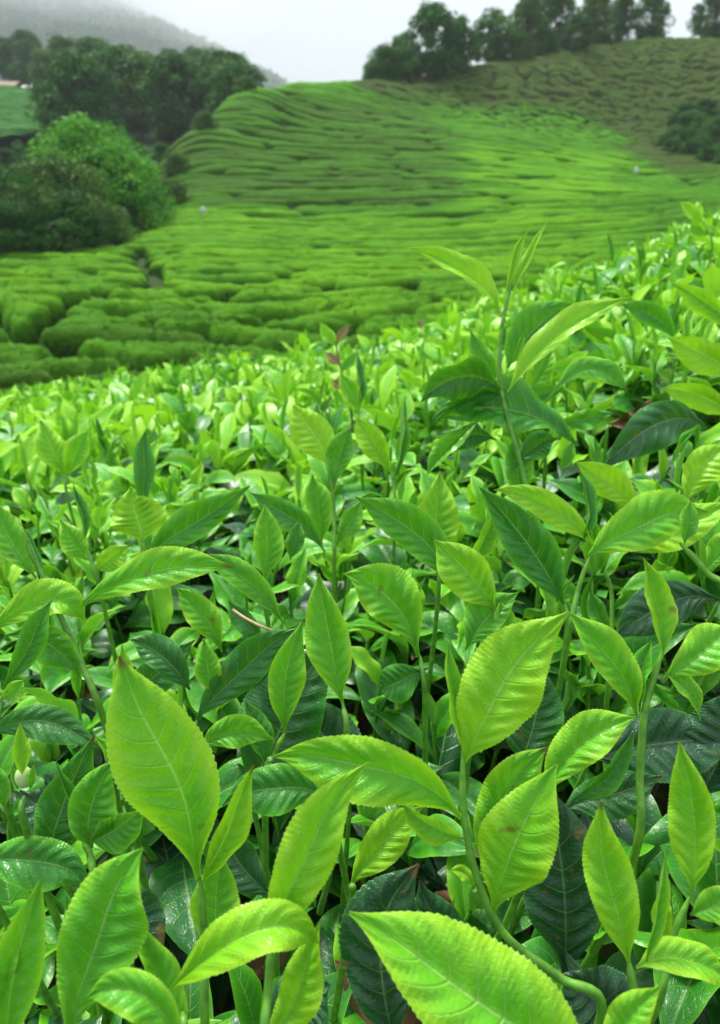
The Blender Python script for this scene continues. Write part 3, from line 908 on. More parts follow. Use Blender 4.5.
from mathutils import Euler, Matrix
zone = [
    (.00, .46, 'ordinary tea shoot filling the shaded bush between the big near leaves', 'shoots between the near leaves'),
    (.46, .58, 'small shoot of fresh green tea leaves in the sharp middle of the bush', 'shoots in the sharp middle of the bush'),
    (.58, .75, 'slightly blurred shoot of fresh green leaves behind the sharp leaves', 'slightly blurred shoots behind the sharp ones'),
    (.75, 99, 'blurred bright green shoot in the bush beyond the sharp leaves', 'blurred shoots beyond the sharp leaves')]
made = {}
for i in order[:245]:
    d, base, sc, rz, rx, ry = cand[i]
    near = 0 if d > .80 else (1 if d > .56 else 2)
    k = (i % NPROTO, near)
    if k not in made:
        root = empty('tea_shoot')
        lv, st = proto_objs[k[0]]
        mesh_np('stem', st[0], st[1], M_STEM, root)
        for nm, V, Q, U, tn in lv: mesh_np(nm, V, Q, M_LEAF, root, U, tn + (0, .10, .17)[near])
        made[k] = root; r = root
    else:
        src = made[k]; r = src.copy(); COL.objects.link(r)
        for ch in list(src.children):
            c = ch.copy(); COL.objects.link(c); c.parent = r
    r.location = base; r.rotation_euler = (rx, ry, rz); r.scale = (sc,) * 3
    for a, b, lab, gr in zone:
        if a <= d < b: tag(r, lab, 'tea shoot', gr)

Vs, Qs, Us, Ts = [], [], [], []; off = 0
for i in order[245:]:
    d, base, sc, rz, rx, ry = cand[i]
    V, Q, U, T = proto_low[i % len(proto_low)]
    R = np.array(Euler((rx, ry, rz)).to_matrix())
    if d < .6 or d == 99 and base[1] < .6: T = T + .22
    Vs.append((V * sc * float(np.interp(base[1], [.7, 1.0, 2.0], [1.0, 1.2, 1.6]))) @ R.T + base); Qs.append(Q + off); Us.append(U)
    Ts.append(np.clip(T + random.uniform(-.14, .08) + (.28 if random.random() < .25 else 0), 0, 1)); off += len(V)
o = mesh_np('tea_foliage', np.vstack(Vs), np.vstack(Qs), M_LEAF, None, np.vstack(Us), np.concatenate(Ts))
tag(o, 'mass of bright young tea leaves covering the bush towards the far edge', 'tea foliage', kind='stuff')

# old leaves below the flush
olds = []
for k in range(12):
    r = random.Random(900 + k)
    Ln = r.uniform(.07, .10); n = 14; s = np.linspace(0, 1, n)
    ang = r.uniform(-.1, .5) - s * r.uniform(.2, 1.0)
    dl = np.stack([np.cos(ang), np.zeros(n), np.sin(ang)], -1) * Ln / (n - 1)
    mid = np.vstack([np.zeros(3), np.cumsum(dl[:-1], 0)])
    nr = np.stack([-np.sin(ang), np.zeros(n), np.cos(ang)], -1)
    olds.append(leaf_geo(mid, nr, Ln * r.uniform(.42, .5), 3, r.uniform(.05, .3), 1, r.uniform(.03, .12), False, 0, k))
Vs, Qs, Us, Ts = [], [], [], []; off = 0
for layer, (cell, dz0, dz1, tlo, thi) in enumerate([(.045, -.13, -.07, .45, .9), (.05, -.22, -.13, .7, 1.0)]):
    y = -.35
    while y < 4.8:
        c = cell * (1.15 if y < .5 else 1) * (1 + .3 * max(0, y - 1.5)); half = .62 * max(y, 0) + .55; x = -half
        while x < half:
            X = x + random.uniform(-.5, .5) * c; Y = y + random.uniform(-.5, .5) * c
            z = CH + float(canopy(np.array([X]), np.array([Y]))[0]) + random.uniform(dz0, dz1)
            if math.sqrt(X * X + Y * Y + (z - CH) ** 2) < .40: x += c; continue
            V, Q, U = olds[random.randrange(12)]
            R = np.array(Euler((random.uniform(-.6, .6), random.uniform(-.7, .5), random.uniform(0, 2 * pi))).to_matrix())
            Vs.append(V @ R.T + np.array([X, Y, z])); Qs.append(Q + off); Us.append(U)
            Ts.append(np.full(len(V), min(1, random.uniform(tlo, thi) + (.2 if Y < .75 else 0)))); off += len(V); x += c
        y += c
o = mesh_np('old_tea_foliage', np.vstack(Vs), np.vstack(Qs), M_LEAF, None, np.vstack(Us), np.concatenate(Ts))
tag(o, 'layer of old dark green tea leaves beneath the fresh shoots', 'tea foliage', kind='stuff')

# woody branches of the bush
Vs, Qs = [], []; off = 0
for k in range(520):
    y = random.uniform(-.2, 2.6); x = random.uniform(-1, 1) * (.55 * max(y, 0) + .4)
    z = CH + float(canopy(np.array([x]), np.array([y]))[0])
    a = random.uniform(0, 2 * pi); h = random.uniform(.05, .16)
    P = smooth_path([np.array([x + math.cos(a) * h, y + math.sin(a) * h, z - .62]), np.array([x + math.cos(a) * h * .6, y + math.sin(a) * h * .5, z - .36]),
                     np.array([x, y, z - .2]), np.array([x - math.cos(a + 1) * .04, y, z - random.uniform(.06, .13)])], 10)
    V, Q = tube(P, np.linspace(.008, .0018, 10), 6); Vs.append(V); Qs.append(Q + off); off += len(V)
o = mesh_np('tea_branches', np.vstack(Vs), np.vstack(Qs), M_TWIG)
tag(o, 'tangle of brown woody twigs inside the near tea bush', 'branches', kind='stuff')
# a dry pale twig lying on the leaves
P = smooth_path([at(233, 610, .43), at(245, 618, .425), at(265, 628, .42), at(290, 636, .43)], 12)
V, Q = tube(P, np.linspace(.0009, .0006, 12), 6)
tag(mesh_np('dry_twig', V, Q, simple('dry_twig', (.35, .24, .12), (.5, .36, .2), 90)), 'thin dry straw-coloured twig lying across the leaves', 'twig')

# ------------------------------------------------------------------ clipped tea bushes of the valley
def tea_tone(x, y, z):
    """0 fresh flush, 1 pruned brown - the crop seen on each part of the slope"""
    p = np.stack([np.atleast_1d(x), np.atleast_1d(y), np.atleast_1d(z)], -1) - CAM
    d = p @ FWD; px = 360 + F * p[:, 0] / d; py = 512 - F * (p @ UPV) / d
    pxn = px + (fbm(x * .12, y * .12, 8) - .5) * 90 + (fbm(x * .7, y * .7, 18) - .5) * 30
    pyn = py + (fbm(x * .15 + 40, y * .15, 9) - .5) * 26 + (fbm(x * .6, y * .6, 19) - .5) * 8
    S_ = lambda v, e, w: 1 / (1 + np.exp(-np.clip((v - e) / w, -30, 30)))
    t = np.full(px.shape, .14)
    def put(t, m, v): return t * (1 - m) + v * m
    t = put(t, S_(-pyn, -205, 3) * S_(-pxn, -470, 12), .56)
    t = put(t, S_(-pyn, -150, 3) * S_(pxn, 470, 12), .36)
    t = put(t, S_(-pyn, -190, 4) * S_(pyn, 150, 2) * S_(pxn, 455, 12), .13)
    t = put(t, S_(-pyn, -96, 3) * S_(-pxn, -410, 8), .25)
    t = put(t, S_(-pyn, -122, 3) * S_(pyn, 100, 3) * S_(pxn, 430, 10), .30)
    top_line = np.interp(pxn, [360, 400, 480, 600, 640, 720], [70, 96, 106, 118, 148, 205])
    t = put(t, S_(pxn, 375, 8) * S_(top_line, pyn, 4), .95)
    t = put(t, S_(-pxn, -200, 8) * S_(-pyn, -165, 5), .75)
    t = put(t, S_(pxn, 620, 14) * S_(pyn, 175, 4), .40)
    t = t + np.where(py > 290, (py - 290) / 80 * .38, 0)
    return t


def bush_geo(x0, y0, Ls, ang, wd, ht, seed, nu=26, nv=11):
    """a clipped hedge-like bush: rounded loaf with uneven flanks"""
    u = np.linspace(-1, 1, nu); v = np.linspace(-1, 1, nv)
    U, Vv = np.meshgrid(u, v, indexing='ij')
    e = (1 - np.abs(U) ** 8) ** .5                           # taper at the ends
    wv = wd / 2 * (.25 + .75 * e) * (1 + .16 * np.sin(U * 3.1 + seed) + .16 * (fbm(U * 2 + seed, U * 0 + seed * .7, 5) - .5))
    a = Vv * (pi * .56)
    lx = U * Ls / 2 + (fbm(U * 3 + seed, Vv * 2, 2) - .5) * .12
    bend = .25 * np.sin(U * 1.6 + seed * 2.1)
    ly = np.sin(a) * wv * (1 + .12 * np.abs(Vv)) + bend
    lz = ht * (1 - np.abs(np.sin(a)) ** 4.5 * .98) * (.2 + .8 * e)
    h01 = np.clip(lz / ht, 0, 1)
    c, s = math.cos(ang), math.sin(ang)
    X = x0 + lx * c - ly * s; Y = y0 + lx * s + ly * c
    base = ground_z(X, Y)
    Z = base + lz + (fbm(X * 7, Y * 7, 6, 3) - .5) * (.16 if y0 < 40 else .09) * h01 + (fbm(X * 1.1, Y * 1.1, 16, 2) - .5) * (.16 + .3 * np.clip((y0 - 85) / 20, 0, 1)) * h01
    X = X + (fbm(X * 5, Y * 5, 26, 2) - .5) * .15; Y = Y + (fbm(X * 5 + 30, Y * 5, 27, 2) - .5) * .15
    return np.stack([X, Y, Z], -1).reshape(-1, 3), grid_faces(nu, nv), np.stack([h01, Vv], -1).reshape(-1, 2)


def path_x(Y):   # the dark zigzag path through the lower field, metres
    pts_ = [(135, 240, 41), (140, 252, 36), (158, 262, 34), (150, 270, 31), (125, 282, 28), (100, 296, 25.5), (75, 300, 24.5), (60, 312, 22), (40, 330, 19)]
    q = sorted([(atY(a, b, c)[1], atY(a, b, c)[0]) for a, b, c in pts_])
    return np.interp(Y, [a for a, _ in q], [b for _, b in q], left=-999, right=-999)

bushes = []
Y = 9.5; row = 0
while Y < 133:
    sp_ = 1.18 if Y < 26 else (.86 if Y < 60 else .74)
    # slope: keep spacing along the ground
    half = .50 * Y + 5
    x = -half + random.uniform(0, 3)
    ph1, ph2 = random.uniform(0, 6), random.uniform(0, 6)
    while x < half:
        Ls = random.uniform(1.9, 4.6) if Y < 34 else random.uniform(5, 14)
        if Y > 86 and x > -2 + (100 - Y) * .4: Ls = random.uniform(1.2, 4)
        xc = x + Ls / 2
        f = lambda q: Y + .9 * math.sin(q * .13 + 1.1) + 1.6 * math.sin(q * .045 + .5) + .42 * math.sin(q * .5 + ph1) * min(1, 30 / Y) + (.22 * math.sin(q * 1.3 + ph2) if Y < 34 else 0)
        yc = f(xc); ang = math.atan2(f(xc + 1) - f(xc - 1), 2)
        ok = True
        # left of the field stand the trees; the path cuts the lower field
        for q in (xc - Ls * .4, xc, xc + Ls * .4):
            pj = project(np.array([q, yc, hillz(q, yc) + .8]))
            if yc > 33 and pj[0] < np.interp(yc, [33, 43, 55, 68, 82], [60, 118, 155, 160, 175]) - 0: ok = False
            if yc > 26 and pj[0] < -60: ok = False
        cut = False
        pxp = path_x(yc)
        if pxp > -900 and x - .1 < pxp < x + Ls + .1:
            a_, b_ = pxp - .2 - x, x + Ls - pxp - .2
            if a_ > .6: bushes.append((x + a_ / 2, f(x + a_ / 2), a_, ang))
            if b_ > .6: bushes.append((pxp + .2 + b_ / 2, f(pxp + .2 + b_ / 2), b_, ang))
            ok = False; cut = True
            yc = f(xc)
        if not ok and not cut and Ls > 2.6 and pj[0] < 330:
            Ls = 1.9; xc = x + Ls / 2; yc = f(xc)
            pj = project(np.array([xc, yc, hillz(xc, yc) + .8]))
            ok = not (yc > 33 and pj[0] < np.interp(yc, [33, 43, 55, 68, 82], [60, 118, 155, 160, 175])) and not (yc > 26 and pj[0] < -60)
        if Y > 86 and Ls < 4:
            yc += random.uniform(-.45, .45); ang += random.uniform(-.4, .4)
            if random.random() < .03: ok = False
        if ok: bushes.append((xc, yc, Ls, ang))
        x += Ls + (random.uniform(.05, .28) if Y < 34 else random.uniform(-.05, .14)) + (random.random() < .08) * .5
    gr = abs(hillz(0, Y + 1) - hillz(0, Y))
    Y += sp_ / math.sqrt(1 + (gr * 1.2) ** 2) * (1 if Y < 60 else .86); row += 1
print('bushes', len(bushes))
bushes.sort(key=lambda b: b[1])
vis = [b for b in bushes if -60 < project(np.array([b[0], b[1], hillz(b[0], b[1])]))[0] < 780 and b[1] > 12]
things_b = set(id(b) for b in vis[:298])
rest = []
bl = [(0, 19, 'clipped tea bush in the lowest rows just beyond the near leaves', 'tea bushes in the lowest rows'),
      (19, 25, 'rounded clipped tea bush low in the valley field', 'tea bushes low in the field'),
      (25, 33, 'long clipped tea bush in the middle rows of the valley field', 'tea bushes in the middle rows'),
      (33, 999, 'bright clipped tea bush high in the flat field, below the hill', 'tea bushes below the hill')]
for i, b in enumerate(bushes):
    xc, yc, Ls, ang = b
    isT = id(b) in things_b
    nu, nv = (max(14, int(Ls * 12)), 21) if isT and yc < 30 else (max(8, int(Ls * 4)), 11)
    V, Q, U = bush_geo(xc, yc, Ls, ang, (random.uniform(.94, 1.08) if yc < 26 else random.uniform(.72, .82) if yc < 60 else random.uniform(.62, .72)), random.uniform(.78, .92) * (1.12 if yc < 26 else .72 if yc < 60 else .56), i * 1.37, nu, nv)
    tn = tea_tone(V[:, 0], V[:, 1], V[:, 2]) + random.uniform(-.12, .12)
    if isT:
        org = np.array([xc, yc, hillz(xc, yc)])
        # leaf grain: small loose leaves all over the clipped top
        nf = int(Ls * (110 if yc < 30 else 50)); gq = V.reshape(nu, nv, 3)
        iu = RNG.integers(0, nu - 1, nf); iv = RNG.integers(1, nv - 2, nf); fu = RNG.random((nf, 1)); fv = RNG.random((nf, 1))
        Pf = (gq[iu, iv] * (1 - fu) + gq[iu + 1, iv] * fu) * (1 - fv) + (gq[iu, iv + 1] * (1 - fu) + gq[iu + 1, iv + 1] * fu) * fv
        Pf = Pf + RNG.normal(size=(nf, 3)) * .008 + np.array([0, 0, .008])
        nn = unit(RNG.normal(size=(nf, 3)) * .28 + np.array([0, 0, 1.])); Af = unit(np.cross(nn, RNG.normal(size=(nf, 3)))); Bf = np.cross(nn, Af)
        sf = RNG.uniform(.035, .07, (nf, 1))
        Vf = np.stack([Pf - Af * sf, Pf + Bf * sf * .5, Pf + Af * sf, Pf - Bf * sf * .5], 1).reshape(-1, 3)
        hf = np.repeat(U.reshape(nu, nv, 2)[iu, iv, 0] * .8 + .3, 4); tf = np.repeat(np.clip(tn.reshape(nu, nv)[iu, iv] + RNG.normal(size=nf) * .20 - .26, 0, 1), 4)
        Q = np.vstack([Q, (np.arange(nf * 4).reshape(-1, 4) + len(V))[:, ::-1]])
        V = np.vstack([V, Vf]); U = np.vstack([U, np.stack([hf, hf * 0], -1)]); tn = np.concatenate([tn, tf])
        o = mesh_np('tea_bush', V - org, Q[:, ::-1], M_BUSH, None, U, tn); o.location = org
        for a, c, lab, g in bl:
            if a <= yc < c: tag(o, lab, 'tea bush', g)
    else: rest.append((V, Q[:, ::-1], U, tn))
V, Q, U, T = joined(rest)
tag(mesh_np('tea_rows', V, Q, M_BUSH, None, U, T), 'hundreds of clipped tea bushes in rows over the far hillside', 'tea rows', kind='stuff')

# ------------------------------------------------------------------ trees
def tree_proto(seed, H=6., Wd=4., nclump=46, per=90, leaf=.20, shape='round', mat=None, toneb=.5):
    r = np.random.default_rng(seed); rr = random.Random(seed)
    tv, tq, off = [], [], 0
    def add(P, rad):
        nonlocal off
        V, Q = tube(smooth_path(P, 9), rad, 7); tv.append(V); tq.append(Q + off); off += len(V)
    z0 = H * (.06 if shape == 'bush' else .14)
    add([np.array([0, 0, -.4]), np.array([.05 * H * .3, 0, H * .35]), np.array([0, .02 * H, H * .8])], np.linspace(H * .03, H * .008, 9))
    cl = []
    for k in range(nclump):
        a = rr.uniform(0, 2 * pi); u = rr.random() ** .5; hh = rr.random()
        if shape == 'tall': rad = Wd / 2 * (1 - abs(hh - .45) ** 1.5 * 1.5)
        elif shape == 'bush': rad = Wd / 2 * math.sqrt(max(.05, 1 - hh ** 2.2))
        else: rad = Wd / 2 * math.sqrt(max(.08, 1 - (2 * hh - .85) ** 2 * .8))
        c = np.array([math.cos(a) * rad * u, math.sin(a) * rad * u, z0 + (H - z0) * hh * .95])
        cl.append((c, rr.uniform(.45, 1.25) * Wd * .15, rr.uniform(-.28, .28)))
        if k % 4 == 0:
            s = np.array([0, 0, max(H * .2, c[2] * .6)]); add([s, (s + c) / 2 + np.array([0, 0, -.05 * H]), c], np.linspace(H * .011, H * .003, 9))
    V, T = [], []
    for c, rc, tn in cl:
        dirs = unit(r.normal(size=(per, 3))); rad = rc * (.55 + .5 * r.random((per, 1)) ** .5)
        P = c + dirs * rad * np.array([1.15, 1.15, .8])
        nrm = unit(dirs + r.normal(size=(per, 3)) * .6 + np.array([0, 0, .4])); A = unit(np.cross(nrm, r.normal(size=(per, 3)))); B = np.cross(nrm, A)
        s = leaf * (.6 + .8 * r.random((per, 1)))
        V.append(np.stack([P - A * s, P + B * s * .5, P + A * s, P - B * s * .5], 1).reshape(-1, 3))
        T.append(np.repeat(np.clip(toneb + tn + r.normal(size=per) * .10, 0, 1), 4))
    V = np.vstack(V); T = np.concatenate(T); Q = np.arange(len(V)).reshape(-1, 4)
    return (np.vstack(tv), np.vstack(tq)), (V, Q, T), mat or M_TREE

PT = {
    'round': tree_proto(1, 6, 5.6, 90, 110, .15),
    'round2': tree_proto(2, 6, 5.2, 70, 110, .16, mat=M_TREE),
    'tall': tree_proto(3, 9, 7, 120, 100, .20, 'tall', M_TREE_OLIVE),
    'tall2': tree_proto(4, 9, 6.4, 90, 100, .20, 'tall', M_TREE),
    'bush': tree_proto(5, 6, 7, 150, 200, .11, 'bush', M_TREE_BRIGHT),
    'shrub': tree_proto(6, 4, 5.5, 90, 170, .10, 'bush', M_TREE_OLIVE, .45),
    'shrubd': tree_proto(7, 4, 5.0, 90, 170, .10, 'bush', M_TREE, .45),
}
made_t = {}
def tree(kind, loc, scale, label, cat='tree', group=None, rz=None, name='tree', sx=1.):
    if kind not in made_t:
        (tv, tq), (V, Q, T), m = PT[kind]
        r = empty(name); mesh_np('trunk', tv, tq, M_BARK, r); mesh_np('crown', V, Q, m, r, None, T, smooth=False)
        made_t[kind] = r
    else:
        r = made_t[kind].copy(); r.name = name; COL.objects.link(r)
        for ch in list(made_t[kind].children):
            c = ch.copy(); COL.objects.link(c); c.parent = r
    for q in ('group', 'label'):
        if q in r: del r[q]
    r.location = loc; r.rotation_euler = (0, 0, random.uniform(0, 6.28) if rz is None else rz)
    r.scale = (scale * sx, scale * sx, scale)
    tag(r, label, cat, group)
    return r

def onhill(px, Y):
    x = (px - 360) / F * (Y / cp)       # close enough to place
    for _ in range(3):
        z = hillz(x, Y); d = project(np.array([x, Y, z]))[2]; x = (px - 360) / F * d
    return np.array([x, Y, hillz(x, Y)])
def treeh(kind): return {'round': 6, 'round2': 6, 'tall': 9, 'tall2': 9, 'bush': 6, 'shrub': 4, 'shrubd': 4}[kind]
def tree_px(kind, px, ytop, Y, hill, label='', grow=1, **k):
    """tree on the ground Y metres off whose top shows at row ytop"""
    if hill == 1: b = onhill(px, Y)
    else:
        x = (px - 360) / F * Y * 1.0
        for _ in range(3):
            z = float(hill2(np.array([x]), np.array([Y]))[0]); d = project(np.array([x, Y, z]))[2]; x = (px - 360) / F * d
        b = np.array([x, Y, z])
    top = atY(px, ytop, Y)[2]
    h = max(1.5, top - b[2])
    return tree(k.pop('kind', kind), b, h / treeh(kind), label, **k)

# big green tree and shrubs left of the field
tree_px('bush', 94, 123, 51, 1, 'big bright green bushy tree left of the tea field', name='tree', rz=.4)
tree_px('bush', 116, 138, 55, 1, 'bright green bushy tree between the big one and the hill foot', name='tree', rz=2.0)
tree_px('shrub', 60, 160, 44, 1, 'grey-green bushy tree at the field edge, left of the big bright one', cat='tree')
for px, yt, Y, k, lab in [(8, 172, 40, 'shrubd', 'dark dense shrub at the left edge of the photo, beside the tea field'),
                          (38, 188, 40, 'shrub', 'grey-green shrub in front of the dark shrub at the field edge'),
                          (75, 195, 40, 'shrubd', 'dark shrub at the foot of the big bright green tree'),
                          (100, 198, 43, 'shrub', 'olive shrub under the right side of the big bright green tree'),
                          (-30, 160, 42, 'shrubd', 'dark shrub just cut off by the left edge'),
                          (126, 206, 50, 'shrubd', 'small dark shrub where the field meets the hill foot'),
                          (150, 210, 60, 'shrub', 'low olive shrub beside the reddish earth at the hill foot'),
                          (20, 205, 38, 'shrubd', 'lowest dark shrub by the left end of the tea rows')]:
    tree_px(k, px, yt, Y, 1, lab, cat='shrub', name='shrub')
# ridge trees
RT = [('round', 432, 4, 104, 'dark rounded tree standing first on the ridge from the left'),
      ('round2', 398, 38, 101, 'low dark tree at the left end of the ridge row'),
      ('shrubd', 382, 48, 100, 'small shrub where the ridge trees begin'),
      ('round2', 458, 18, 106, 'dark tree with ragged top just right of the first ridge tree'),
      ('round2', 491, 10, 112, 'slim rounded grey-green tree standing apart on the ridge'),
      ('tall', 526, -8, 118, 'tall hazy tree right of the lone rounded ridge tree'),
      ('tall2', 553, -16, 122, 'tall airy tree in the middle of the ridge group'),
      ('round', 576, 14, 116, 'dark leafy tree low in the middle of the ridge group'),
      ('tall', 592, -16, 124, 'tall hazy tree behind the ridge, cut by the top of the photo'),
      ('tall2', 622, -12, 126, 'dark tall tree right of centre on the ridge'),
      ('round', 648, -6, 128, 'dark tree at the right end of the ridge group'),
      ('round2', 606, 26, 120, 'low olive tree on the ridge crest'),
      ('shrubd', 545, 28, 116, 'dark shrub on the ridge crest under the tall trees'),
      ('shrub', 515, 30, 113, 'low bush right of the lone rounded ridge tree'),
      ('round', 712, -14, 133, 'dark spreading tree in the top right corner')]
for k, px, yt, Y, lab in RT:
    tree_px(k, px, yt, Y, 1, lab, sx=.9 if k[0] == 'r' else .78)
for px_ in [372, 388, 405, 421, 440, 456, 500, 517, 534, 549, 566, 583, 598, 615, 640, 658]:
    tree_px(random.choice(['shrub', 'shrubd', 'shrub']), px_ + random.uniform(-4, 4), float(np.interp(px_, [370, 400, 480, 560, 640, 670], [66, 61, 51, 39, 31, 30])) + random.uniform(-5, 4),
            float(np.interp(px_, [370, 480, 560, 670], [99, 110, 118, 127])), 1, sx=.7, label='low scrub along the crest under the ridge trees', cat='shrub', name='shrub', group='scrub along the crest')
# thicket on the right flank of the hill
for j, (px, yt, Y) in enumerate([(690, 112, 92), (715, 118, 88), (676, 128, 90), (700, 135, 84), (722, 145, 80), (708, 160, 78), (690, 150, 82), (664, 140, 88), (730, 125, 86), (684, 104, 98), (702, 100, 100), (725, 165, 76), (672, 154, 84)]):
    tree_px('shrubd', px, yt, Y, 1, 'dark scrub bush growing on the brown right flank of the hill', sx=1.15, cat='shrub', name='shrub', group='scrub on the right flank')
for j, (px, yt, Y) in enumerate([(245, 118, 80), (205, 138, 72), (178, 160, 66), (172, 180, 60)]):
    tree_px('shrub', px, yt, Y, 1, 'dry olive bush on the left edge of the tea hill', cat='shrub', name='shrub', group='dry bushes on the left edge of the hill')
# wooded hill behind, left
W2 = [('tall2', 10, 38, 190), ('tall2', 32, 40, 185), ('round', 22, 62, 170), ('tall', 72, 36, 165), ('tall', 92, 50, 160), ('tall', 120, 46, 175), ('tall', 140, 58, 178),
      ('tall2', 104, 76, 150), ('tall', 160, 78, 165), ('tall2', 175, 84, 190), ('tall', 190, 90, 180), ('round', 55, 88, 175), ('tall', 130, 86, 145), ('tall2', 150, 96, 140),
      ('tall', 172, 100, 150), ('round2', 200, 92, 215), ('round', 215, 76, 235), ('round2', 232, 84, 240), ('round', 248, 92, 240), ('tall2', 196, 60, 240), ('tall2', 180, 62, 245),
      ('round', 60, 143, 95), ('round2', 20, 146, 90), ('round', -10, 146, 95), ('round2', 40, 150, 85), ('round', 92, 124, 118), ('round2', 170, 118, 110), ('round', 185, 110, 130),
      ('tall2', -20, 40, 190), ('round', 100, 104, 128), ('round2', 210, 104, 160), ('tall', 60, 62, 178), ('round', 140, 70, 210), ('round2', 160, 66, 230), ('round', 225, 98, 190)]
for k, px, yt, Y in W2:
    g = ('trees on the lower slope behind the big bright tree', 'hazy tree on the lower slope behind the big bright green tree') if Y < 135 else \
        (('tall trees on the wooded hill', 'tall olive hazy tree on the wooded hill at left') if k == 'tall' else
         ('dark trees on the wooded hill', 'dark hazy tree on the wooded hill at left'))
    tree_px(k, px, yt, Y, 2, g[1], group=g[0])
for k_ in range(46):
    Y_ = random.uniform(95, 235); px_ = random.uniform(-20, 262)
    if Y_ < 160 and px_ < 92: continue
    k = random.choice(['tall', 'tall', 'tall2', 'round'])
    x_ = (px_ - 360) / F * Y_; z_ = float(hill2(np.array([x_]), np.array([Y_]))[0]); h_ = random.uniform(7, 11)
    lab = 'smaller olive tree filling the wooded hill at left' if k == 'tall' else 'smaller dark tree filling the wooded hill at left'
    tree(k, (x_, Y_, z_), h_ / treeh(k), lab, group=('olive' if k == 'tall' else 'dark') + ' filling trees on the wooded hill')
for j in range(15):
    tree_px('shrubd', -20 + j * 15 + random.uniform(-5, 5), 150 + random.uniform(-8, 14), random.uniform(70, 90), 2, 'dark undergrowth bush below the far tea terrace', cat='shrub', name='shrub', group='undergrowth below the far terrace')
# dead leaves caught in the bush
for k in range(14):
    y = random.uniform(.25, 1.6); x = random.uniform(-.5, .5) * y
    V, Q, U = olds[random.randrange(12)]
    z = CH + float(canopy(np.array([x]), np.array([y]))[0]) - random.uniform(.05, .11)
    o = mesh_np('dead_leaf', V * random.uniform(.5, .85), Q, M_DEAD, None, U, .5); o.location = (x, y, z)
    o.rotation_euler = (random.uniform(-.8, .8), random.uniform(-.8, .8), random.uniform(0, 6.28))
    tag(o, 'small dry brown leaf caught between the green tea leaves', 'dead leaf', 'dry leaves caught in the bush')
# forest on the mountain
Vs, Ts = [], []
r = np.random.default_rng(5)
n = 7000
fx = r.uniform(-740, 80, n); fy = r.uniform(500, 1560, n); fz = mnt(fx, fy) + (fbm(fx * .01, fy * .01, 21) - .5) * 28
k = 26
P = np.stack([fx, fy, fz + 3], -1)[:, None] + unit(r.normal(size=(n, k, 3))) * np.array([6, 6, 8]) * r.uniform(.5, 1.1, (n, 1, 1))
nr = unit(r.normal(size=(n, k, 3)) + np.array([0, -.3, .8])); A = unit(np.cross(nr, r.normal(size=(n, k, 3)))); B = np.cross(nr, A)
s = r.uniform(1.4, 2.8, (n, k, 1))
V = np.stack([P - A * s, P + B * s * .7, P + A * s, P - B * s * .7], 2).reshape(-1, 3)
T = np.repeat(np.clip(.45 + np.repeat(r.normal(size=n) * .15, k), 0, 1), 4)
tag(mesh_np('mountain_forest', V, np.arange(len(V)).reshape(-1, 4), M_TREE, None, None, T, smooth=False), 'hazy forest covering the misty mountain', 'forest', kind='stuff')

# far tea terrace on the left hill with two tiny buildings
xs = np.linspace(0, 1, 40); ys = np.linspace(0, 1, 260)
A0, A1 = atY(-60, 96, 149), atY(62, 99, 154); B0, B1 = atY(-60, 150, 99), atY(75, 150, 104)
U_, V_ = np.meshgrid(xs, ys, indexing='ij')
X = (A0[0] * (1 - U_) + A1[0] * U_) * V_ + (B0[0] * (1 - U_) + B1[0] * U_) * (1 - V_)
Yg = (A0[1] * (1 - U_) + A1[1] * U_) * V_ + (B0[1] * (1 - U_) + B1[1] * U_) * (1 - V_)
Zg = hill2(X, Yg) + 1.4 + .45 * np.sin(V_ * 170 + U_ * 6 + 3 * np.sin(U_ * 5)) + .8 * fbm(X * .4, Yg * .4, 3)
tag(mesh_np('far_field', np.stack([X, Yg, Zg], -1).reshape(-1, 3), grid_faces(40, 260)[:, ::-1], M_FIELD), kind='structure')

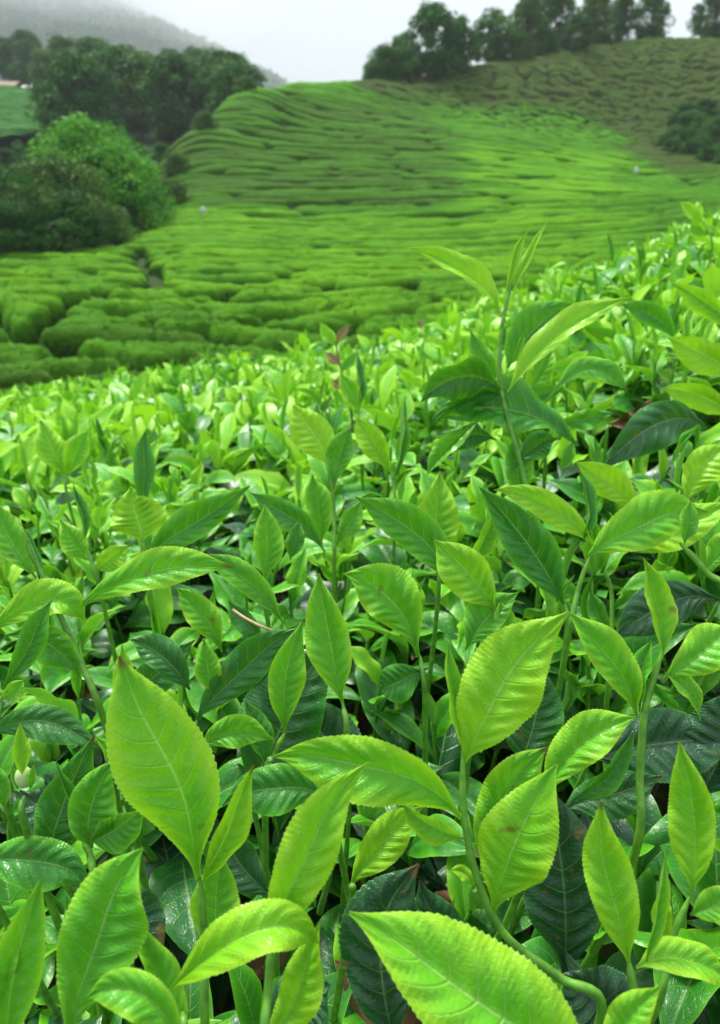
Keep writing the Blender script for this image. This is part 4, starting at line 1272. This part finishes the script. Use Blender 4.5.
def hut(px, py, Y, wd, dp, hh, roofm, label):
    p = atY(px, py, Y)
    root = empty('hut', tuple(p)); tag(root, label, 'building')
    z0 = -3.0
    V = [(x, y, z) for x in (-wd / 2, wd / 2) for y in (-dp / 2, dp / 2) for z in (z0, hh)]
    Q = [(0, 1, 3, 2), (4, 6, 7, 5), (0, 4, 5, 1), (2, 3, 7, 6), (0, 2, 6, 4), (1, 5, 7, 3)]
    mesh_np('wall', V, Q, M_WALL, root, smooth=False)
    e = .3; rh = .9
    V = [(-wd / 2 - e, -dp / 2 - e, hh), (wd / 2 + e, -dp / 2 - e, hh), (wd / 2 + e, dp / 2 + e, hh), (-wd / 2 - e, dp / 2 + e, hh), (-wd / 2 - e, 0, hh + rh), (wd / 2 + e, 0, hh + rh)]
    V += [(a, b, c + .12) for a, b, c in V]
    Q = [(0, 1, 5, 4), (2, 3, 4, 5), (6, 10, 11, 7), (8, 11, 10, 9), (0, 6, 7, 1), (2, 8, 9, 3), (0, 4, 10, 6), (4, 3, 9, 10), (1, 7, 11, 5), (5, 11, 8, 2)]
    mesh_np('roof', V, Q, roofm, root, smooth=False)
    V = [(-.5, -dp / 2 - .03, -.9), (.4, -dp / 2 - .03, -.9), (.4, -dp / 2 - .03, hh - .3), (-.5, -dp / 2 - .03, hh - .3)]
    mesh_np('door', V, [(0, 1, 2, 3)], M_BARK, root, smooth=False)
hut(33, 96, 152, 2.4, 3, .6, M_WALL, 'tiny white hut at the top of the far tea terrace')
hut(3, 92, 153, 5.5, 4, .6, M_ROOF, 'low hut with a rusty roof at the left edge of the far terrace')

# white tea sacks among the rows
def sack(px, py, Y, label):
    b = onhill(px, Y); z = atY(px, py, Y)[2]
    root_z = min(z, b[2] + 1.1) - .25
    u = np.linspace(0.02, pi - .02, 12); a = np.linspace(0, 2 * pi, 20); U, A = np.meshgrid(u, a, indexing='ij')
    R = .12 * np.sin(U) ** .6 * (1 + .08 * np.cos(A * 4 + U * 3)); Zs = -np.cos(U) * .2 + .25 + .1 * (U > 2.8)
    o = mesh_np('tea_sack', np.stack([R * np.cos(A) * 1.3, R * np.sin(A), Zs], -1).reshape(-1, 3), grid_faces(12, 20), M_WHITE)
    o.location = (b[0], b[1], root_z); tag(o, label, 'sack')
sack(204, 211, 56, 'small white sack at the top of the bright field, left of centre')
sack(635, 171, 70, 'small white sack on the bright patch of the hill at right')
